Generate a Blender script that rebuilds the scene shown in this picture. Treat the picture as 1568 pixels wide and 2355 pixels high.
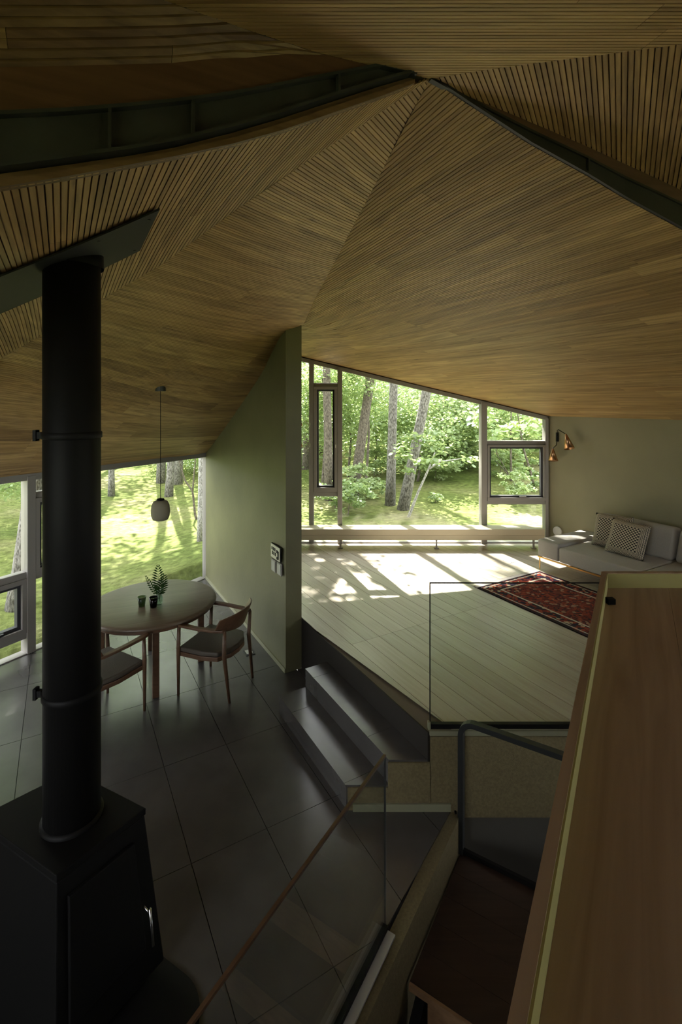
import bpy, bmesh, math, random
import numpy as np
from mathutils import Vector, Matrix
random.seed(7)
S = bpy.context.scene
for o in list(bpy.data.objects):
    bpy.data.objects.remove(o, do_unlink=True)
COL = S.collection

# ------------------------------------------------------------------ camera
F, CX, HY, H = 1115.0, 784.0, 925.0, 2.76       # focal px, principal x, horizon y, eye height
cd = bpy.data.cameras.new('camera'); cam = bpy.data.objects.new('camera', cd); COL.objects.link(cam)
cam.location = (0, 0, H); cam.rotation_euler = (math.pi/2, 0, 0)
cd.sensor_fit = 'HORIZONTAL'; cd.sensor_width = 36; cd.lens = 36*F/1568
cd.shift_y = -(1177.5-HY)/1568; cd.clip_start = .02; cd.clip_end = 300
S.camera = cam
# ------------------------------------------------------------------ light
SUN = Vector((.2165, -.619, -.755)).normalized()
w = bpy.data.worlds.new('world'); S.world = w; w.use_nodes = True
wn = w.node_tree.nodes; wl = w.node_tree.links
bg = wn['Background']; bg.inputs[0].default_value = (.95, .975, 1.0, 1); bg.inputs[1].default_value = 2.6
sd = bpy.data.lights.new('sun', 'SUN'); sd.energy = 18; sd.angle = .009; sd.color = (1, .95, .86)
so = bpy.data.objects.new('sun', sd); COL.objects.link(so); so.location = (-4, 20, 25)
so.rotation_euler = SUN.to_track_quat('-Z', 'Y').to_euler()
S.view_settings.view_transform = 'Standard'; S.view_settings.look = 'None'
S.view_settings.gamma = 1; S.view_settings.use_curve_mapping = False
S.view_settings.exposure = 1.5
S.cycles.max_bounces = 12; S.cycles.diffuse_bounces = 7; S.cycles.transparent_max_bounces = 24
S.cycles.sample_clamp_indirect = 8

# ------------------------------------------------------------------ helpers
U1 = Vector((.5, -.866, 0)); N1 = Vector((.866, .5, 0))       # board direction of the living platform, and its normal
U2 = Vector((.5, .866, 0)); N2 = Vector((.866, -.5, 0))
def px(x, y, Y): return Vector(((x-CX)/F*Y, Y, H+(HY-y)/F*Y))
def fl(x, y, z): return px(x, y, F*(H-z)/(y-HY))
def dn(d, s, z=0): return Vector((N1.x*d+U1.x*s, N1.y*d+U1.y*s, z))   # plan point from (distance along N1, along U1)

def tag(o, label=None, cat=None, group=None, kind=None):
    if label: o['label'] = label
    if cat: o['category'] = cat
    if group: o['group'] = group
    if kind: o['kind'] = kind
    return o
def empty(name, loc=(0,0,0), rz=0, parent=None):
    o = bpy.data.objects.new(name, None); COL.objects.link(o)
    o.location = loc; o.rotation_euler = (0, 0, rz); o.empty_display_size = .1
    if parent: o.parent = parent
    return o
def link(name, me, mat=None, parent=None, smooth=False):
    o = bpy.data.objects.new(name, me); COL.objects.link(o)
    if mat and not me.materials: me.materials.append(mat)
    if parent: o.parent = parent
    if smooth:
        for p in me.polygons: p.use_smooth = True
    return o
class MB:
    def __init__(s): s.v = []; s.f = []
    def add(s, vs, fs):
        b = len(s.v); s.v += [tuple(q) for q in vs]; s.f += [tuple(i+b for i in q) for q in fs]; return s
    def box(s, c, sz, R=None):
        c = Vector(c); h = Vector(sz)/2; vs = []
        for k in range(8):
            p = Vector((h.x*(1 if k&1 else -1), h.y*(1 if k&2 else -1), h.z*(1 if k&4 else -1)))
            vs.append(c+(R@p if R else p))
        return s.add(vs, [(0,2,3,1),(4,5,7,6),(0,1,5,4),(2,6,7,3),(0,4,6,2),(1,3,7,5)])
    def prism(s, pts, z0, z1):                    # plan polygon, z may be a list
        n = len(pts); a = z0 if hasattr(z0,'__len__') else [z0]*n; b = z1 if hasattr(z1,'__len__') else [z1]*n
        vs = [(p[0],p[1],a[i]) for i,p in enumerate(pts)]+[(p[0],p[1],b[i]) for i,p in enumerate(pts)]
        return s.add(vs, [tuple(range(n))[::-1], tuple(range(n,2*n))]+[(i,(i+1)%n,n+(i+1)%n,n+i) for i in range(n)])
    def bar(s, a, b, wd, ht, up=(0,0,1), w2=None, h2=None):
        a = Vector(a); b = Vector(b); d = (b-a).normalized(); up = Vector(up)
        x = d.cross(up)
        if x.length < 1e-4: x = d.cross(Vector((0,1,0)))
        x.normalize(); y = x.cross(d); vs = []
        for p, ww, hh in ((a,wd,ht),(b,w2 or wd,h2 or ht)):
            for i,j in ((-1,-1),(1,-1),(1,1),(-1,1)): vs.append(p+x*ww/2*i+y*hh/2*j)
        return s.add(vs, [(0,1,2,3),(7,6,5,4),(0,4,5,1),(1,5,6,2),(2,6,7,3),(3,7,4,0)])
    def tube(s, pts, rad, n=8, cap=True):
        pts = [Vector(p) for p in pts]; m = len(pts); rad = rad if hasattr(rad,'__len__') else [rad]*m
        vs = []; prev = None
        for i,p in enumerate(pts):
            d = (pts[min(i+1,m-1)]-pts[max(i-1,0)]).normalized()
            x = d.cross(prev) if prev else d.cross(Vector((.13,.9,.2)))
            if x.length < 1e-3: x = d.cross(Vector((1,0,0)))
            x.normalize(); y = d.cross(x).normalized(); prev = -y if False else prev or Vector((.13,.9,.2))
            for k in range(n):
                a = 2*math.pi*k/n; vs.append(p+(x*math.cos(a)+y*math.sin(a))*rad[i])
        fs = [(i*n+k, i*n+(k+1)%n, (i+1)*n+(k+1)%n, (i+1)*n+k) for i in range(m-1) for k in range(n)]
        if cap: fs += [tuple(range(n))[::-1], tuple(range((m-1)*n, m*n))]
        return s.add(vs, fs)
    def lathe(s, prof, c=(0,0,0), n=24, cap=True):
        c = Vector(c); m = len(prof); vs = []
        for r,z in prof:
            for k in range(n):
                a = 2*math.pi*k/n; vs.append(c+Vector((r*math.cos(a), r*math.sin(a), z)))
        fs = [(i*n+k, i*n+(k+1)%n, (i+1)*n+(k+1)%n, (i+1)*n+k) for i in range(m-1) for k in range(n)]
        if cap: fs += [tuple(range(n))[::-1], tuple(range((m-1)*n, m*n))]
        return s.add(vs, fs)
    def mesh(s, name):
        me = bpy.data.meshes.new(name); me.from_pydata(s.v, [], s.f); me.update()
        bm = bmesh.new(); bm.from_mesh(me); bmesh.ops.recalc_face_normals(bm, faces=bm.faces); bm.to_mesh(me); bm.free()
        return me
    def build(s, name, mat=None, parent=None, smooth=False, bevel=0, seg=2, sub=0):
        o = link(name, s.mesh(name), mat, parent, smooth)
        if bevel:
            m = o.modifiers.new('bevel','BEVEL'); m.width = bevel; m.segments = seg; m.limit_method = 'ANGLE'
        if sub:
            m = o.modifiers.new('sub','SUBSURF'); m.levels = m.render_levels = sub
        return o
def rot(o, cop): pass
def setpar(o, parent):
    o.parent = parent; return o

# ------------------------------------------------------------------ materials
def newmat(name):
    m = bpy.data.materials.new(name); m.use_nodes = True
    nt = m.node_tree; b = nt.nodes['Principled BSDF']
    return m, nt, b
def plain(name, col, rough=.6, metal=0, spec=None, noise=0, nscale=6, bump=0, bscale=60, col2=None):
    m, nt, b = newmat(name); N = nt.nodes; L = nt.links
    b.inputs['Roughness'].default_value = rough; b.inputs['Metallic'].default_value = metal
    if spec is not None: b.inputs['Specular IOR Level'].default_value = spec
    b.inputs['Base Color'].default_value = (*col, 1)
    tc = N.new('ShaderNodeTexCoord')
    if noise or col2:
        t = N.new('ShaderNodeTexNoise'); t.inputs['Scale'].default_value = nscale; t.inputs['Detail'].default_value = 6
        L.new(tc.outputs['Object'], t.inputs['Vector'])
        r = N.new('ShaderNodeValToRGB'); r.color_ramp.elements[0].position = .35; r.color_ramp.elements[1].position = .7
        c2 = col2 or tuple(c*(1-noise) for c in col)
        r.color_ramp.elements[0].color = (*c2, 1); r.color_ramp.elements[1].color = (*col, 1)
        L.new(t.outputs[0], r.inputs[0]); L.new(r.outputs[0], b.inputs['Base Color'])
    if bump:
        t2 = N.new('ShaderNodeTexNoise'); t2.inputs['Scale'].default_value = bscale; t2.inputs['Detail'].default_value = 4
        L.new(tc.outputs['Object'], t2.inputs['Vector'])
        bp = N.new('ShaderNodeBump'); bp.inputs['Strength'].default_value = bump; bp.inputs['Distance'].default_value = .01
        L.new(t2.outputs[0], bp.inputs['Height']); L.new(bp.outputs[0], b.inputs['Normal'])
    return m
def wood(name, tones, ang=0, rough=.55, grain=.5, axis='Z', knots=True, vary=True, scale=1.0, spec=.5):
    """grain runs along the local x axis turned by ang about z; every board takes its own tone"""
    m, nt, b = newmat(name); N = nt.nodes; L = nt.links
    tc = N.new('ShaderNodeTexCoord'); mp = N.new('ShaderNodeMapping'); mp.vector_type = 'POINT'
    mp.inputs['Rotation'].default_value = (0, 0, -ang)
    L.new(tc.outputs['Object'], mp.inputs[0])
    oi = N.new('ShaderNodeObjectInfo')
    off = N.new('ShaderNodeVectorMath'); off.operation = 'MULTIPLY_ADD'
    off.inputs[1].default_value = (.9*scale, 16*scale, 16*scale)
    cb = N.new('ShaderNodeCombineXYZ'); mu = N.new('ShaderNodeMath'); mu.operation = 'MULTIPLY'; mu.inputs[1].default_value = 57
    L.new(oi.outputs['Random'], mu.inputs[0]); L.new(mu.outputs[0], cb.inputs[0]); L.new(mu.outputs[0], cb.inputs[2])
    L.new(mp.outputs[0], off.inputs[0]); L.new(cb.outputs[0], off.inputs[2])
    n1 = N.new('ShaderNodeTexNoise'); n1.inputs['Scale'].default_value = 1.6; n1.inputs['Detail'].default_value = 8; n1.inputs['Distortion'].default_value = .8
    L.new(off.outputs[0], n1.inputs['Vector'])
    rp = N.new('ShaderNodeValToRGB'); e = rp.color_ramp.elements
    e[0].position = 0; e[0].color = (*tones[0], 1); e[1].position = 1; e[1].color = (*tones[-1], 1)
    for i,t in enumerate(tones[1:-1]):
        k = e.new((i+1)/(len(tones)-1)); k.color = (*t, 1)
    if vary: L.new(oi.outputs['Random'], rp.inputs[0])
    else: rp.inputs[0].default_value = .5
    gr = N.new('ShaderNodeValToRGB'); gr.color_ramp.elements[0].position = .3; gr.color_ramp.elements[1].position = .72
    lo = 1-grain; gr.color_ramp.elements[0].color = (lo, lo*.93, lo*.85, 1); gr.color_ramp.elements[1].color = (1.12, 1.12, 1.1, 1)
    L.new(n1.outputs[0], gr.inputs[0])
    mx = N.new('ShaderNodeMix'); mx.data_type = 'RGBA'; mx.blend_type = 'MULTIPLY'; mx.inputs[0].default_value = 1
    L.new(rp.outputs[0], mx.inputs[6]); L.new(gr.outputs[0], mx.inputs[7]); last = mx.outputs[2]
    if knots:
        of2 = N.new('ShaderNodeVectorMath'); of2.operation = 'MULTIPLY_ADD'; of2.inputs[1].default_value = (1.6*scale, 9*scale, 9*scale)
        L.new(mp.outputs[0], of2.inputs[0]); L.new(cb.outputs[0], of2.inputs[2])
        vo = N.new('ShaderNodeTexVoronoi'); vo.inputs['Scale'].default_value = 1.0
        L.new(of2.outputs[0], vo.inputs['Vector'])
        kr = N.new('ShaderNodeValToRGB'); kr.color_ramp.elements[0].position = .03; kr.color_ramp.elements[1].position = .10
        kr.color_ramp.elements[0].color = (.35, .28, .22, 1); kr.color_ramp.elements[1].color = (1, 1, 1, 1)
        L.new(vo.outputs['Distance'], kr.inputs[0])
        m2 = N.new('ShaderNodeMix'); m2.data_type = 'RGBA'; m2.blend_type = 'MULTIPLY'; m2.inputs[0].default_value = .8
        L.new(last, m2.inputs[6]); L.new(kr.outputs[0], m2.inputs[7]); last = m2.outputs[2]
    L.new(last, b.inputs['Base Color'])
    b.inputs['Roughness'].default_value = rough; b.inputs['Specular IOR Level'].default_value = spec
    bp = N.new('ShaderNodeBump'); bp.inputs['Strength'].default_value = .12; bp.inputs['Distance'].default_value = .004
    L.new(n1.outputs[0], bp.inputs['Height']); L.new(bp.outputs[0], b.inputs['Normal'])
    return m
def glass(name, tint=(1,1,1), refl=.03, edge=1.45):
    m = bpy.data.materials.new(name); m.use_nodes = True; nt = m.node_tree; N = nt.nodes; L = nt.links
    N.remove(N['Principled BSDF']); out = N['Material Output']
    tr = N.new('ShaderNodeBsdfTransparent'); tr.inputs[0].default_value = (*tint, 1)
    gl = N.new('ShaderNodeBsdfGlossy'); gl.inputs['Roughness'].default_value = .01
    lw = N.new('ShaderNodeLayerWeight'); lw.inputs[0].default_value = .5
    pw_ = N.new('ShaderNodeMath'); pw_.operation = 'POWER'; pw_.inputs[1].default_value = 5; L.new(lw.outputs['Facing'], pw_.inputs[0])
    fr = N.new('ShaderNodeMath'); fr.operation = 'MULTIPLY_ADD'; fr.inputs[1].default_value = .9; fr.inputs[2].default_value = refl; L.new(pw_.outputs[0], fr.inputs[0])
    mx = N.new('ShaderNodeMixShader')
    L.new(fr.outputs[0], mx.inputs[0]); L.new(tr.outputs[0], mx.inputs[1]); L.new(gl.outputs[0], mx.inputs[2]); L.new(mx.outputs[0], out.inputs[0])
    return m
OAK = [(r_,g_,b_*.86) for r_,g_,b_ in [(.40,.25,.125), (.52,.34,.175), (.47,.29,.14), (.60,.41,.22), (.44,.28,.15), (.55,.36,.18), (.34,.205,.105)]]
A1 = math.atan2(-.866, .5); A2 = math.atan2(.866, .5)
M_oak1 = wood('oak_ceiling_board_a', OAK, A1); M_oak2 = wood('oak_ceiling_board_b', OAK, A2)
M_oak3 = wood('oak_ceiling_board_c', OAK, 0); AB = math.atan2(.43, .9)
M_oak6 = wood('oak_ceiling_board_shaded', [(.12,.07,.036), (.16,.09,.045), (.11,.062,.032), (.30,.19,.085), (.13,.075,.038)], AB)  # oak darkened to paint in the shade of the facet facing away from the window
M_back = plain('ceiling_lining', (.05,.035,.022), .8)
M_fascia = wood('dark_stained_fascia', [(.10,.05,.03),(.12,.06,.035)], AB, .5, .35, knots=False)
M_trim = wood('oak_edge_trim', [(.15,.09,.045),(.17,.10,.05)], AB, .5, .35, knots=False)
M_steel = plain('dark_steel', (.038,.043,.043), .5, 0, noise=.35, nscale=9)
M_black = plain('black_iron', (.0045,.0045,.0045), .6, 0, spec=.18)
M_plate = plain('charcoal_plate', (.020,.022,.023), .6, spec=.25)
M_plaster = plain('olive_plaster', (.27,.25,.155), .85, noise=.10, nscale=2.2, bump=.15, bscale=180)
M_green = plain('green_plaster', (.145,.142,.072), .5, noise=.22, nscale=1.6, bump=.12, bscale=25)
M_rough = plain('sanded_plaster', (.19,.155,.075), .95, noise=.25, nscale=70, bump=.5, bscale=220)  # base colour lowered to put the shadow below the guard into the plaster
M_tile = plain('charcoal_tile', (.074,.070,.067), .27, noise=.28, nscale=3.0, spec=.8)
M_grout = plain('dark_grout', (.05,.05,.05), .9)
M_floor = wood('pale_oak_floor', [(.37,.345,.29),(.42,.39,.33),(.40,.365,.305),(.34,.31,.255),(.44,.41,.35)], A1, .33, .09, knots=False)
M_floorbase = plain('floor_joint', (.12,.095,.065), .9)
M_darkwood = plain('dark_riser', (.022,.019,.016), .7, spec=.2)
M_frame = plain('window_metal', (.27,.255,.235), .45, .15)
M_gasket = plain('black_gasket', (.03,.03,.035), .5)
M_glass = glass('window_glass'); M_guard = glass('guard_glass', (.965,.985,.97))
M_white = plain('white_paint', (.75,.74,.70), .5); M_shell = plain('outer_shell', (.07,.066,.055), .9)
M_trimlight = plain('pale_trim', (.22,.22,.14), .6)
M_brown = wood('brown_tread', [(.034,.017,.011),(.04,.02,.013)], 0, .55, .35, knots=False)
M_cab = wood('oak_counter', [(.46,.33,.225),(.47,.34,.23)], math.atan2(.851,.525), .5, .25, scale=.8, vary=False)
M_table = wood('walnut_table', [(.125,.098,.068),(.13,.10,.07)], .4, .34, .25, knots=False)
M_chair = wood('chair_wood', [(.11,.06,.034),(.115,.064,.036)], 0, .42, .25, knots=False)
M_seat = plain('taupe_leather', (.075,.063,.048), .5, bump=.2, bscale=90)
M_sofa = plain('grey_fabric', (.38,.365,.325), .95, noise=.10, nscale=120, bump=.4, bscale=500)
M_brass = plain('brass', (.75,.46,.16), .3, 1)
M_copper = plain('copper', (.42,.24,.13), .28, 1)
M_shade = plain('opal_glass', (.24,.225,.16), .6, spec=.2)

# ------------------------------------------------------------------ setting: plan of the house
HP = .53                                   # living platform above the tiled floor
YW = 7.73                                  # big window plane
A = Vector((-2.12, 7.60, 0))               # acute corner of the dining bay
CR = Vector((3.265, YW, 0))                # corner big window / sofa wall
WE = Vector((-.563, 4.94, 0)); WER = Vector((-.409, 5.029, 0))   # end of the green wall, left and right edge
UG = Vector((.525, .851, 0)).normalized(); UE = Vector((UG.y, -UG.x, 0))   # stair / counter axes
YP = 3.29                                  # plaster wall under the glass guard
K = Vector((.75, YP, 0))

def struct(o, label, cat='wall'): return tag(o, label, cat, kind='structure')

def boards(parent, mat, d, v0, v1, w, poly, zf, mk, name='board', joint=.004, length=None, seed=1, ribs=1, gap=.006, groove=.008, thick=.0, segs=3, joints=None, bot=None):
    """planks along plan direction d, clipped to the plan polygon, draped on zf(X,Y)"""
    rnd = random.Random(seed); d = Vector(d).normalized(); n = Vector((-d.y, d.x, 0))
    P = [(Vector((p[0],p[1],0)).dot(d), Vector((p[0],p[1],0)).dot(n)) for p in poly]
    def inter(v):
        xs = []
        for i in range(len(P)):
            (a,b),(c,e) = P[i],P[(i+1)%len(P)]
            if (b-v)*(e-v) < 0: xs.append(a+(c-a)*(v-b)/(e-b))
        xs.sort()
        best = None
        for i in range(0,len(xs)-1,2):
            if best is None or xs[i+1]-xs[i] > best[1]-best[0]: best = (xs[i],xs[i+1])
        return best
    lo = min(p[1] for p in P); hi = max(p[1] for p in P)
    lo = max(lo, v0) if v0 is not None else lo; hi = min(hi, v1) if v1 is not None else hi
    nrow = int(math.ceil((hi-lo)/w)); cnt = 0
    for r in range(nrow):
        a = lo+r*w; b = min(a+w, hi)
        prof = []
        pw = w/ribs
        for k in range(ribs):
            s0 = a+k*pw; s1 = s0+pw
            if s0 >= b-1e-5: break
            s1 = min(s1, b)
            if ribs > 1: prof += [(s0+1e-5, groove), (s0+gap/2, groove), (s0+gap/2+1e-4, 0), (s1-gap/2, 0), (s1-gap/2+1e-4, groove)]
            else: prof += [(s0+gap/2, groove), (s0+gap/2+1e-4, 0), (s1-gap/2-1e-4, 0), (s1-gap/2, groove)]
        ivs = []; last = None
        for v,_ in prof:
            q = inter(v); q = q or last
            ivs.append(q); last = q or last
        nxt = None
        for i in range(len(ivs)-1,-1,-1):
            if ivs[i] is None: ivs[i] = nxt
            nxt = ivs[i]
        if any(q is None for q in ivs): continue
        mn = min(q[0] for q in ivs); mxx = max(q[1] for q in ivs)
        if joints is not None: cuts = [mn]+[j for j in joints if mn < j < mxx]+[mxx]
        elif length:
            cuts = [mn]; c = mn+rnd.uniform(.3,1)*length
            while c < mxx-.25: cuts.append(c); c += length*rnd.uniform(.75,1.2)
            cuts.append(mxx)
        else: cuts = [mn, mxx]
        for ci in range(len(cuts)-1):
            u0 = cuts[ci]+(joint/2 if ci else 0); u1 = cuts[ci+1]-(joint/2 if ci < len(cuts)-2 else 0)
            vs = []; ok = False; m = len(prof)
            for t in range(segs+1):
                for (v,z),q in zip(prof,ivs):
                    s0 = min(max(u0,q[0]),q[1]); s1 = min(max(u1,q[0]),q[1])
                    if s1-s0 > .012: ok = True
                    p = d*(s0+(s1-s0)*t/segs)+n*v
                    zz = zf(p.x,p.y)
                    vs.append((p.x,p.y,zz+(z if bot is None else (0 if z == 0 else -z))))
            if not ok: continue
            fs = [(t*m+j, t*m+j+1, (t+1)*m+j+1, (t+1)*m+j) for t in range(segs) for j in range(m-1)]
            me = bpy.data.meshes.new(name); me.from_pydata(vs, [], fs); me.update()
            link(name, me, mk, parent); cnt += 1
    return cnt

# thin-plate spline height field through measured roof points
class TPS:
    def __init__(s, pts, lam=1e-4):
        p = np.array([[q[0],q[1]] for q in pts]); z = np.array([q[2] for q in pts]); n = len(p)
        D = np.linalg.norm(p[:,None]-p[None],axis=2); Kk = s.k(D)+lam*np.eye(n)
        Pm = np.c_[np.ones(n),p]; M = np.zeros((n+3,n+3)); M[:n,:n] = Kk; M[:n,n:] = Pm; M[n:,:n] = Pm.T
        sol = np.linalg.solve(M, np.r_[z,np.zeros(3)]); s.p = p; s.w = sol[:n]; s.a = sol[n:]
    @staticmethod
    def k(r): return np.where(r > 1e-9, r*r*np.log(np.maximum(r,1e-9)), 0)
    def __call__(s, x, y):
        r = np.hypot(s.p[:,0]-x, s.p[:,1]-y)
        return float(s.k(r)@s.w+s.a[0]+s.a[1]*x+s.a[2]*y)
def resample(c, n):
    c = [Vector(p) for p in c]; L = [0]
    for i in range(1,len(c)): L.append(L[-1]+(c[i]-c[i-1]).length)
    out = []
    for k in range(n+1):
        t = L[-1]*k/n; i = max(j for j in range(len(L)) if L[j] <= t+1e-9); i = min(i,len(c)-2)
        q = (t-L[i])/max(L[i+1]-L[i],1e-9); out.append(c[i]+(c[i+1]-c[i])*q)
    return out
def lerp(a, b, n): return [a+(b-a)*(i/n) for i in range(n+1)]

APX = px(988, 182, 1.92)
zF1 = lambda X,Y: 4.394-.2773*(.866*X+.5*Y)
Cc = px(695, 745, 5.10)
crease = lerp(APX, Cc, 6)
# right beam (bottom edge) lies on the right slope
def onF1(x, y):
    r = (x-CX)/F; s = (HY-y)/F; Y = (4.394-H)/(s+.2773*(.866*r+.5)); return px(x, y, Y)
rb = [APX]+[onF1(*q) for q in ((1072,238),(1217,332),(1348,404),(1435,457),(1568,529))]
e_ = (rb[-1]-rb[-2]); rb.append(rb[-1]+e_*1.2); rb.append(rb[-1]+e_*2.5)
# left beam: straight in plan
BD = Vector((-.9, -.43, 0)).normalized()
def onBeam(x, y):
    r = (x-CX)/F; t = (APX.x-r*APX.y)/(r*BD.y-BD.x); Y = APX.y+BD.y*t; return px(x, y, Y)
lb = [APX]+[onBeam(*q) for q in ((870,226),(740,271),(640,305),(530,335),(400,363),(300,382),(150,410),(0,434))]
e_ = (lb[-1]-lb[-2]); lb.append(lb[-1]+e_*2); lb.append(lb[-1]+e_*4)
# fold between the left bay slope and the flue slope
f23 = [APX]+[px(x,y,Y) for x,y,Y in ((830,290,2.12),(700,375,2.25),(560,470,2.45),(465,540,2.68),(370,610,2.95),(300,650,3.12),(232,690,3.3),(97,769,3.6),(0,825,3.85))]
f23 += [Vector((-3.2,3.25,2.98)), Vector((-3.8,2.3,2.86))]
wt = [A+U1*t+Vector((0,0,z)) for t,z in ((0,1.965),(.23,2.055),(.9,2.355),(1.45,2.61),(1.933,2.845),(2.5,3.14),(3.093,3.49))]
win2 = [A-U2*t+Vector((0,0,1.965)) for t in (.8,1.6,2.4,3.2,4.0,5.0,6.0)]
# ceiling folds above the loft
def onF4(x, y):
    s = (HY-y)/F; return px(x, y, .8/(s-.25))
r45 = [APX]+[onF4(*q) for q in ((1116,161),(1290,138),(1435,120),(1568,102))]
e_ = r45[-1]-r45[-2]; r45.append(r45[-1]+e_*2); r45.append(r45[-1]+e_*5)
r46 = [APX]+[onF4(*q) for q in ((860,152),(730,121),(560,66),(375,0))]
e_ = r46[-1]-r46[-2]; r46.append(r46[-1]+e_*1.5); r46.append(r46[-1]+e_*4)
ft = [onBeam(*q) for q in ((860,152),(730,122),(600,138),(430,150),(250,157),(0,162))]
e_ = ft[-1]-ft[-2]; ft.append(ft[-1]+e_*1.0); ft.append(ft[-1]+e_*3)

# height fields
T1 = TPS([(p.x,p.y,p.z) for p in crease+rb[1:]]+[(x,YW,zF1(x,YW)) for x in np.linspace(-1.9,3.26,7)]+[(CR.x+.5*t,CR.y-.866*t,2.538) for t in (1,2,3,4.5)]+[(q[0],q[1],zF1(*q)) for q in ((1.5,5.8),(2.6,4.6),(1.2,6.8),(3.2,5.6),(.6,6.2),(-1.0,6.6))])
T2 = TPS([(p.x,p.y,p.z) for p in crease[:-1]+[Cc]+f23[1:]+wt+win2]+[(WER.x,WER.y,3.56)])
T3 = TPS([(p.x,p.y,p.z) for p in lb+f23[1:]])
T4 = lambda X,Y: 3.56+.25*Y
fr5 = []                                    # lower edge of the right loft slope, standing over the right beam
for p,(x,y) in zip(rb[1:6], ((1072,222),(1217,282),(1348,338),(1435,378),(1568,440))): fr5.append(px(x,y,p.y))
e_ = fr5[-1]-fr5[-2]; fr5.append(fr5[-1]+e_*1.2); fr5.append(fr5[-1]+e_*3)
T5 = TPS([(p.x,p.y,p.z) for p in r45+fr5])
T6 = TPS([(p.x,p.y,p.z) for p in ft+resample(r46[2:],14)])

def ceil(name, poly, zf, d, mat, label, seed, segs=3, w=.14, ribs=7, length=2.1, v0=None, v1=None):
    # lining: the same outline a little above the boards
    m = MB(); dd = Vector(d).normalized(); n = Vector((-dd.y,dd.x,0))
    me = bpy.data.meshes.new(name); bm = bmesh.new()
    f = bm.faces.new([bm.verts.new((p[0],p[1],0)) for p in poly]); 
    bmesh.ops.triangulate(bm, faces=[f])
    for _ in range(3): bmesh.ops.subdivide_edges(bm, edges=bm.edges[:], cuts=1, use_grid_fill=True)
    for v in bm.verts: v.co.z = zf(v.co.x, v.co.y)+.016
    bm.to_mesh(me); bm.free(); o = link(name, me, M_back)
    struct(o, label, 'ceiling')
    boards(o, mat, d, v0, v1, w, poly, zf, mat, 'plank', .0015, length, seed, ribs, .0046, .009, segs=segs)
    return o
P1 = [p for p in reversed(crease)]+rb[1:]+[CR+U1*4.0, CR, Vector((-1.93,YW,0))]
ceil('ceiling_right', P1, T1, U1, M_oak1, 'ribbed oak ceiling slope over the sofa and the big window', 11, 4)
P2 = [APX]+crease[1:]+[WER, WE, A]+[win2[2]]+[win2[4]]+[win2[6]]+[p for p in reversed(f23[1:])]
ceil('ceiling_left', P2, T2, U2, M_oak2, 'ribbed oak ceiling slope over the round dining table', 12, 6)
P3 = f23+[p for p in reversed(lb[1:])]
ceil('ceiling_flue', P3, T3, U1, M_oak1, 'ribbed oak ceiling slope pierced by the black stove flue', 13, 4)
P4 = [p for p in reversed(r46)]+r45[1:]+[Vector((2.6,-1.4,0)), Vector((-2.6,-1.4,0))]
ceil('ceiling_loft', P4, T4, (1,0,0), M_oak3, 'ribbed oak ceiling slope above the loft with lengthwise boards', 14, 2)
P5 = r45+[p for p in reversed(fr5)]
ceil('ceiling_loft_right', P5, T5, U2, M_oak2, 'ribbed oak ceiling facet between the loft ridge and the right steel beam', 15, 3)
P6 = ft+[p for p in reversed(r46[1:])]
ceil('ceiling_loft_left', P6, T6, BD, M_oak6, 'narrow-strip oak ceiling facet with shade in its colour above the left steel beam', 16, 5, w=.036, ribs=2, length=1.3)

# --- steel beams, fascia boards and trims along the slot
def strip(name, lo, hi, mat, off0, off1, nrm, parent=None, seg=None):
    """vertical plank following two space curves, thickness from off0 to off1 along nrm"""
    m = MB(); n = len(lo); vs = []
    for a,b in zip(lo,hi): vs += [a+nrm*off0, b+nrm*off0, b+nrm*off1, a+nrm*off1]
    fs = []
    for i in range(n-1):
        for j in range(4): fs.append((i*4+j, i*4+(j+1)%4, i*4+4+(j+1)%4, i*4+4+j))
    fs += [(0,1,2,3), (n*4-4,n*4-1,n*4-2,n*4-3)]
    return m.add(vs, fs).build(name, mat, parent)
NB = Vector((.43, -.9, 0)).normalized()      # from the left beam towards the loft
def pixcurve(lst, on):
    c = [on(*q) for q in lst]; e = c[-1]-c[-2]; c.append(c[-1]+e*2); c.append(c[-1]+e*4); return c
XS = (950, 870, 740, 640, 530, 400, 300, 150, 0)
yb = dict(zip(XS, (195, 226, 271, 305, 335, 363, 382, 410, 434)))       # lower edge of trim
yt = dict(zip(XS, (176, 199, 241, 274, 306, 339, 357, 379, 399)))       # trim / beam
yc = dict(zip(XS, (174, 154, 179, 199, 220, 237, 247, 259, 266)))       # beam top flange
yu = dict(zip(XS, (172, 151, 122, 134, 144, 151, 155, 159, 162)))       # fascia top
cb_ = pixcurve([(x,yb[x]) for x in XS], onBeam); ct_ = pixcurve([(x,yt[x]) for x in XS], onBeam)
cc_ = pixcurve([(x,yc[x]) for x in XS], onBeam); cu_ = pixcurve([(x,yu[x]) for x in XS], onBeam)
tr = empty('trim_1'); struct(tr, 'layered oak edge trim under the left steel beam', 'trim')
def zoff(c, z): return [p+Vector((0,0,z)) for p in c]
mid = [(a+b)/2 for a,b in zip(cb_,ct_)]
strip('lower_strip', cb_, mid, M_trim, -.02, .012, NB, tr); strip('upper_strip', mid, ct_, M_trim, -.02, -.002, NB, tr)
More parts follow.
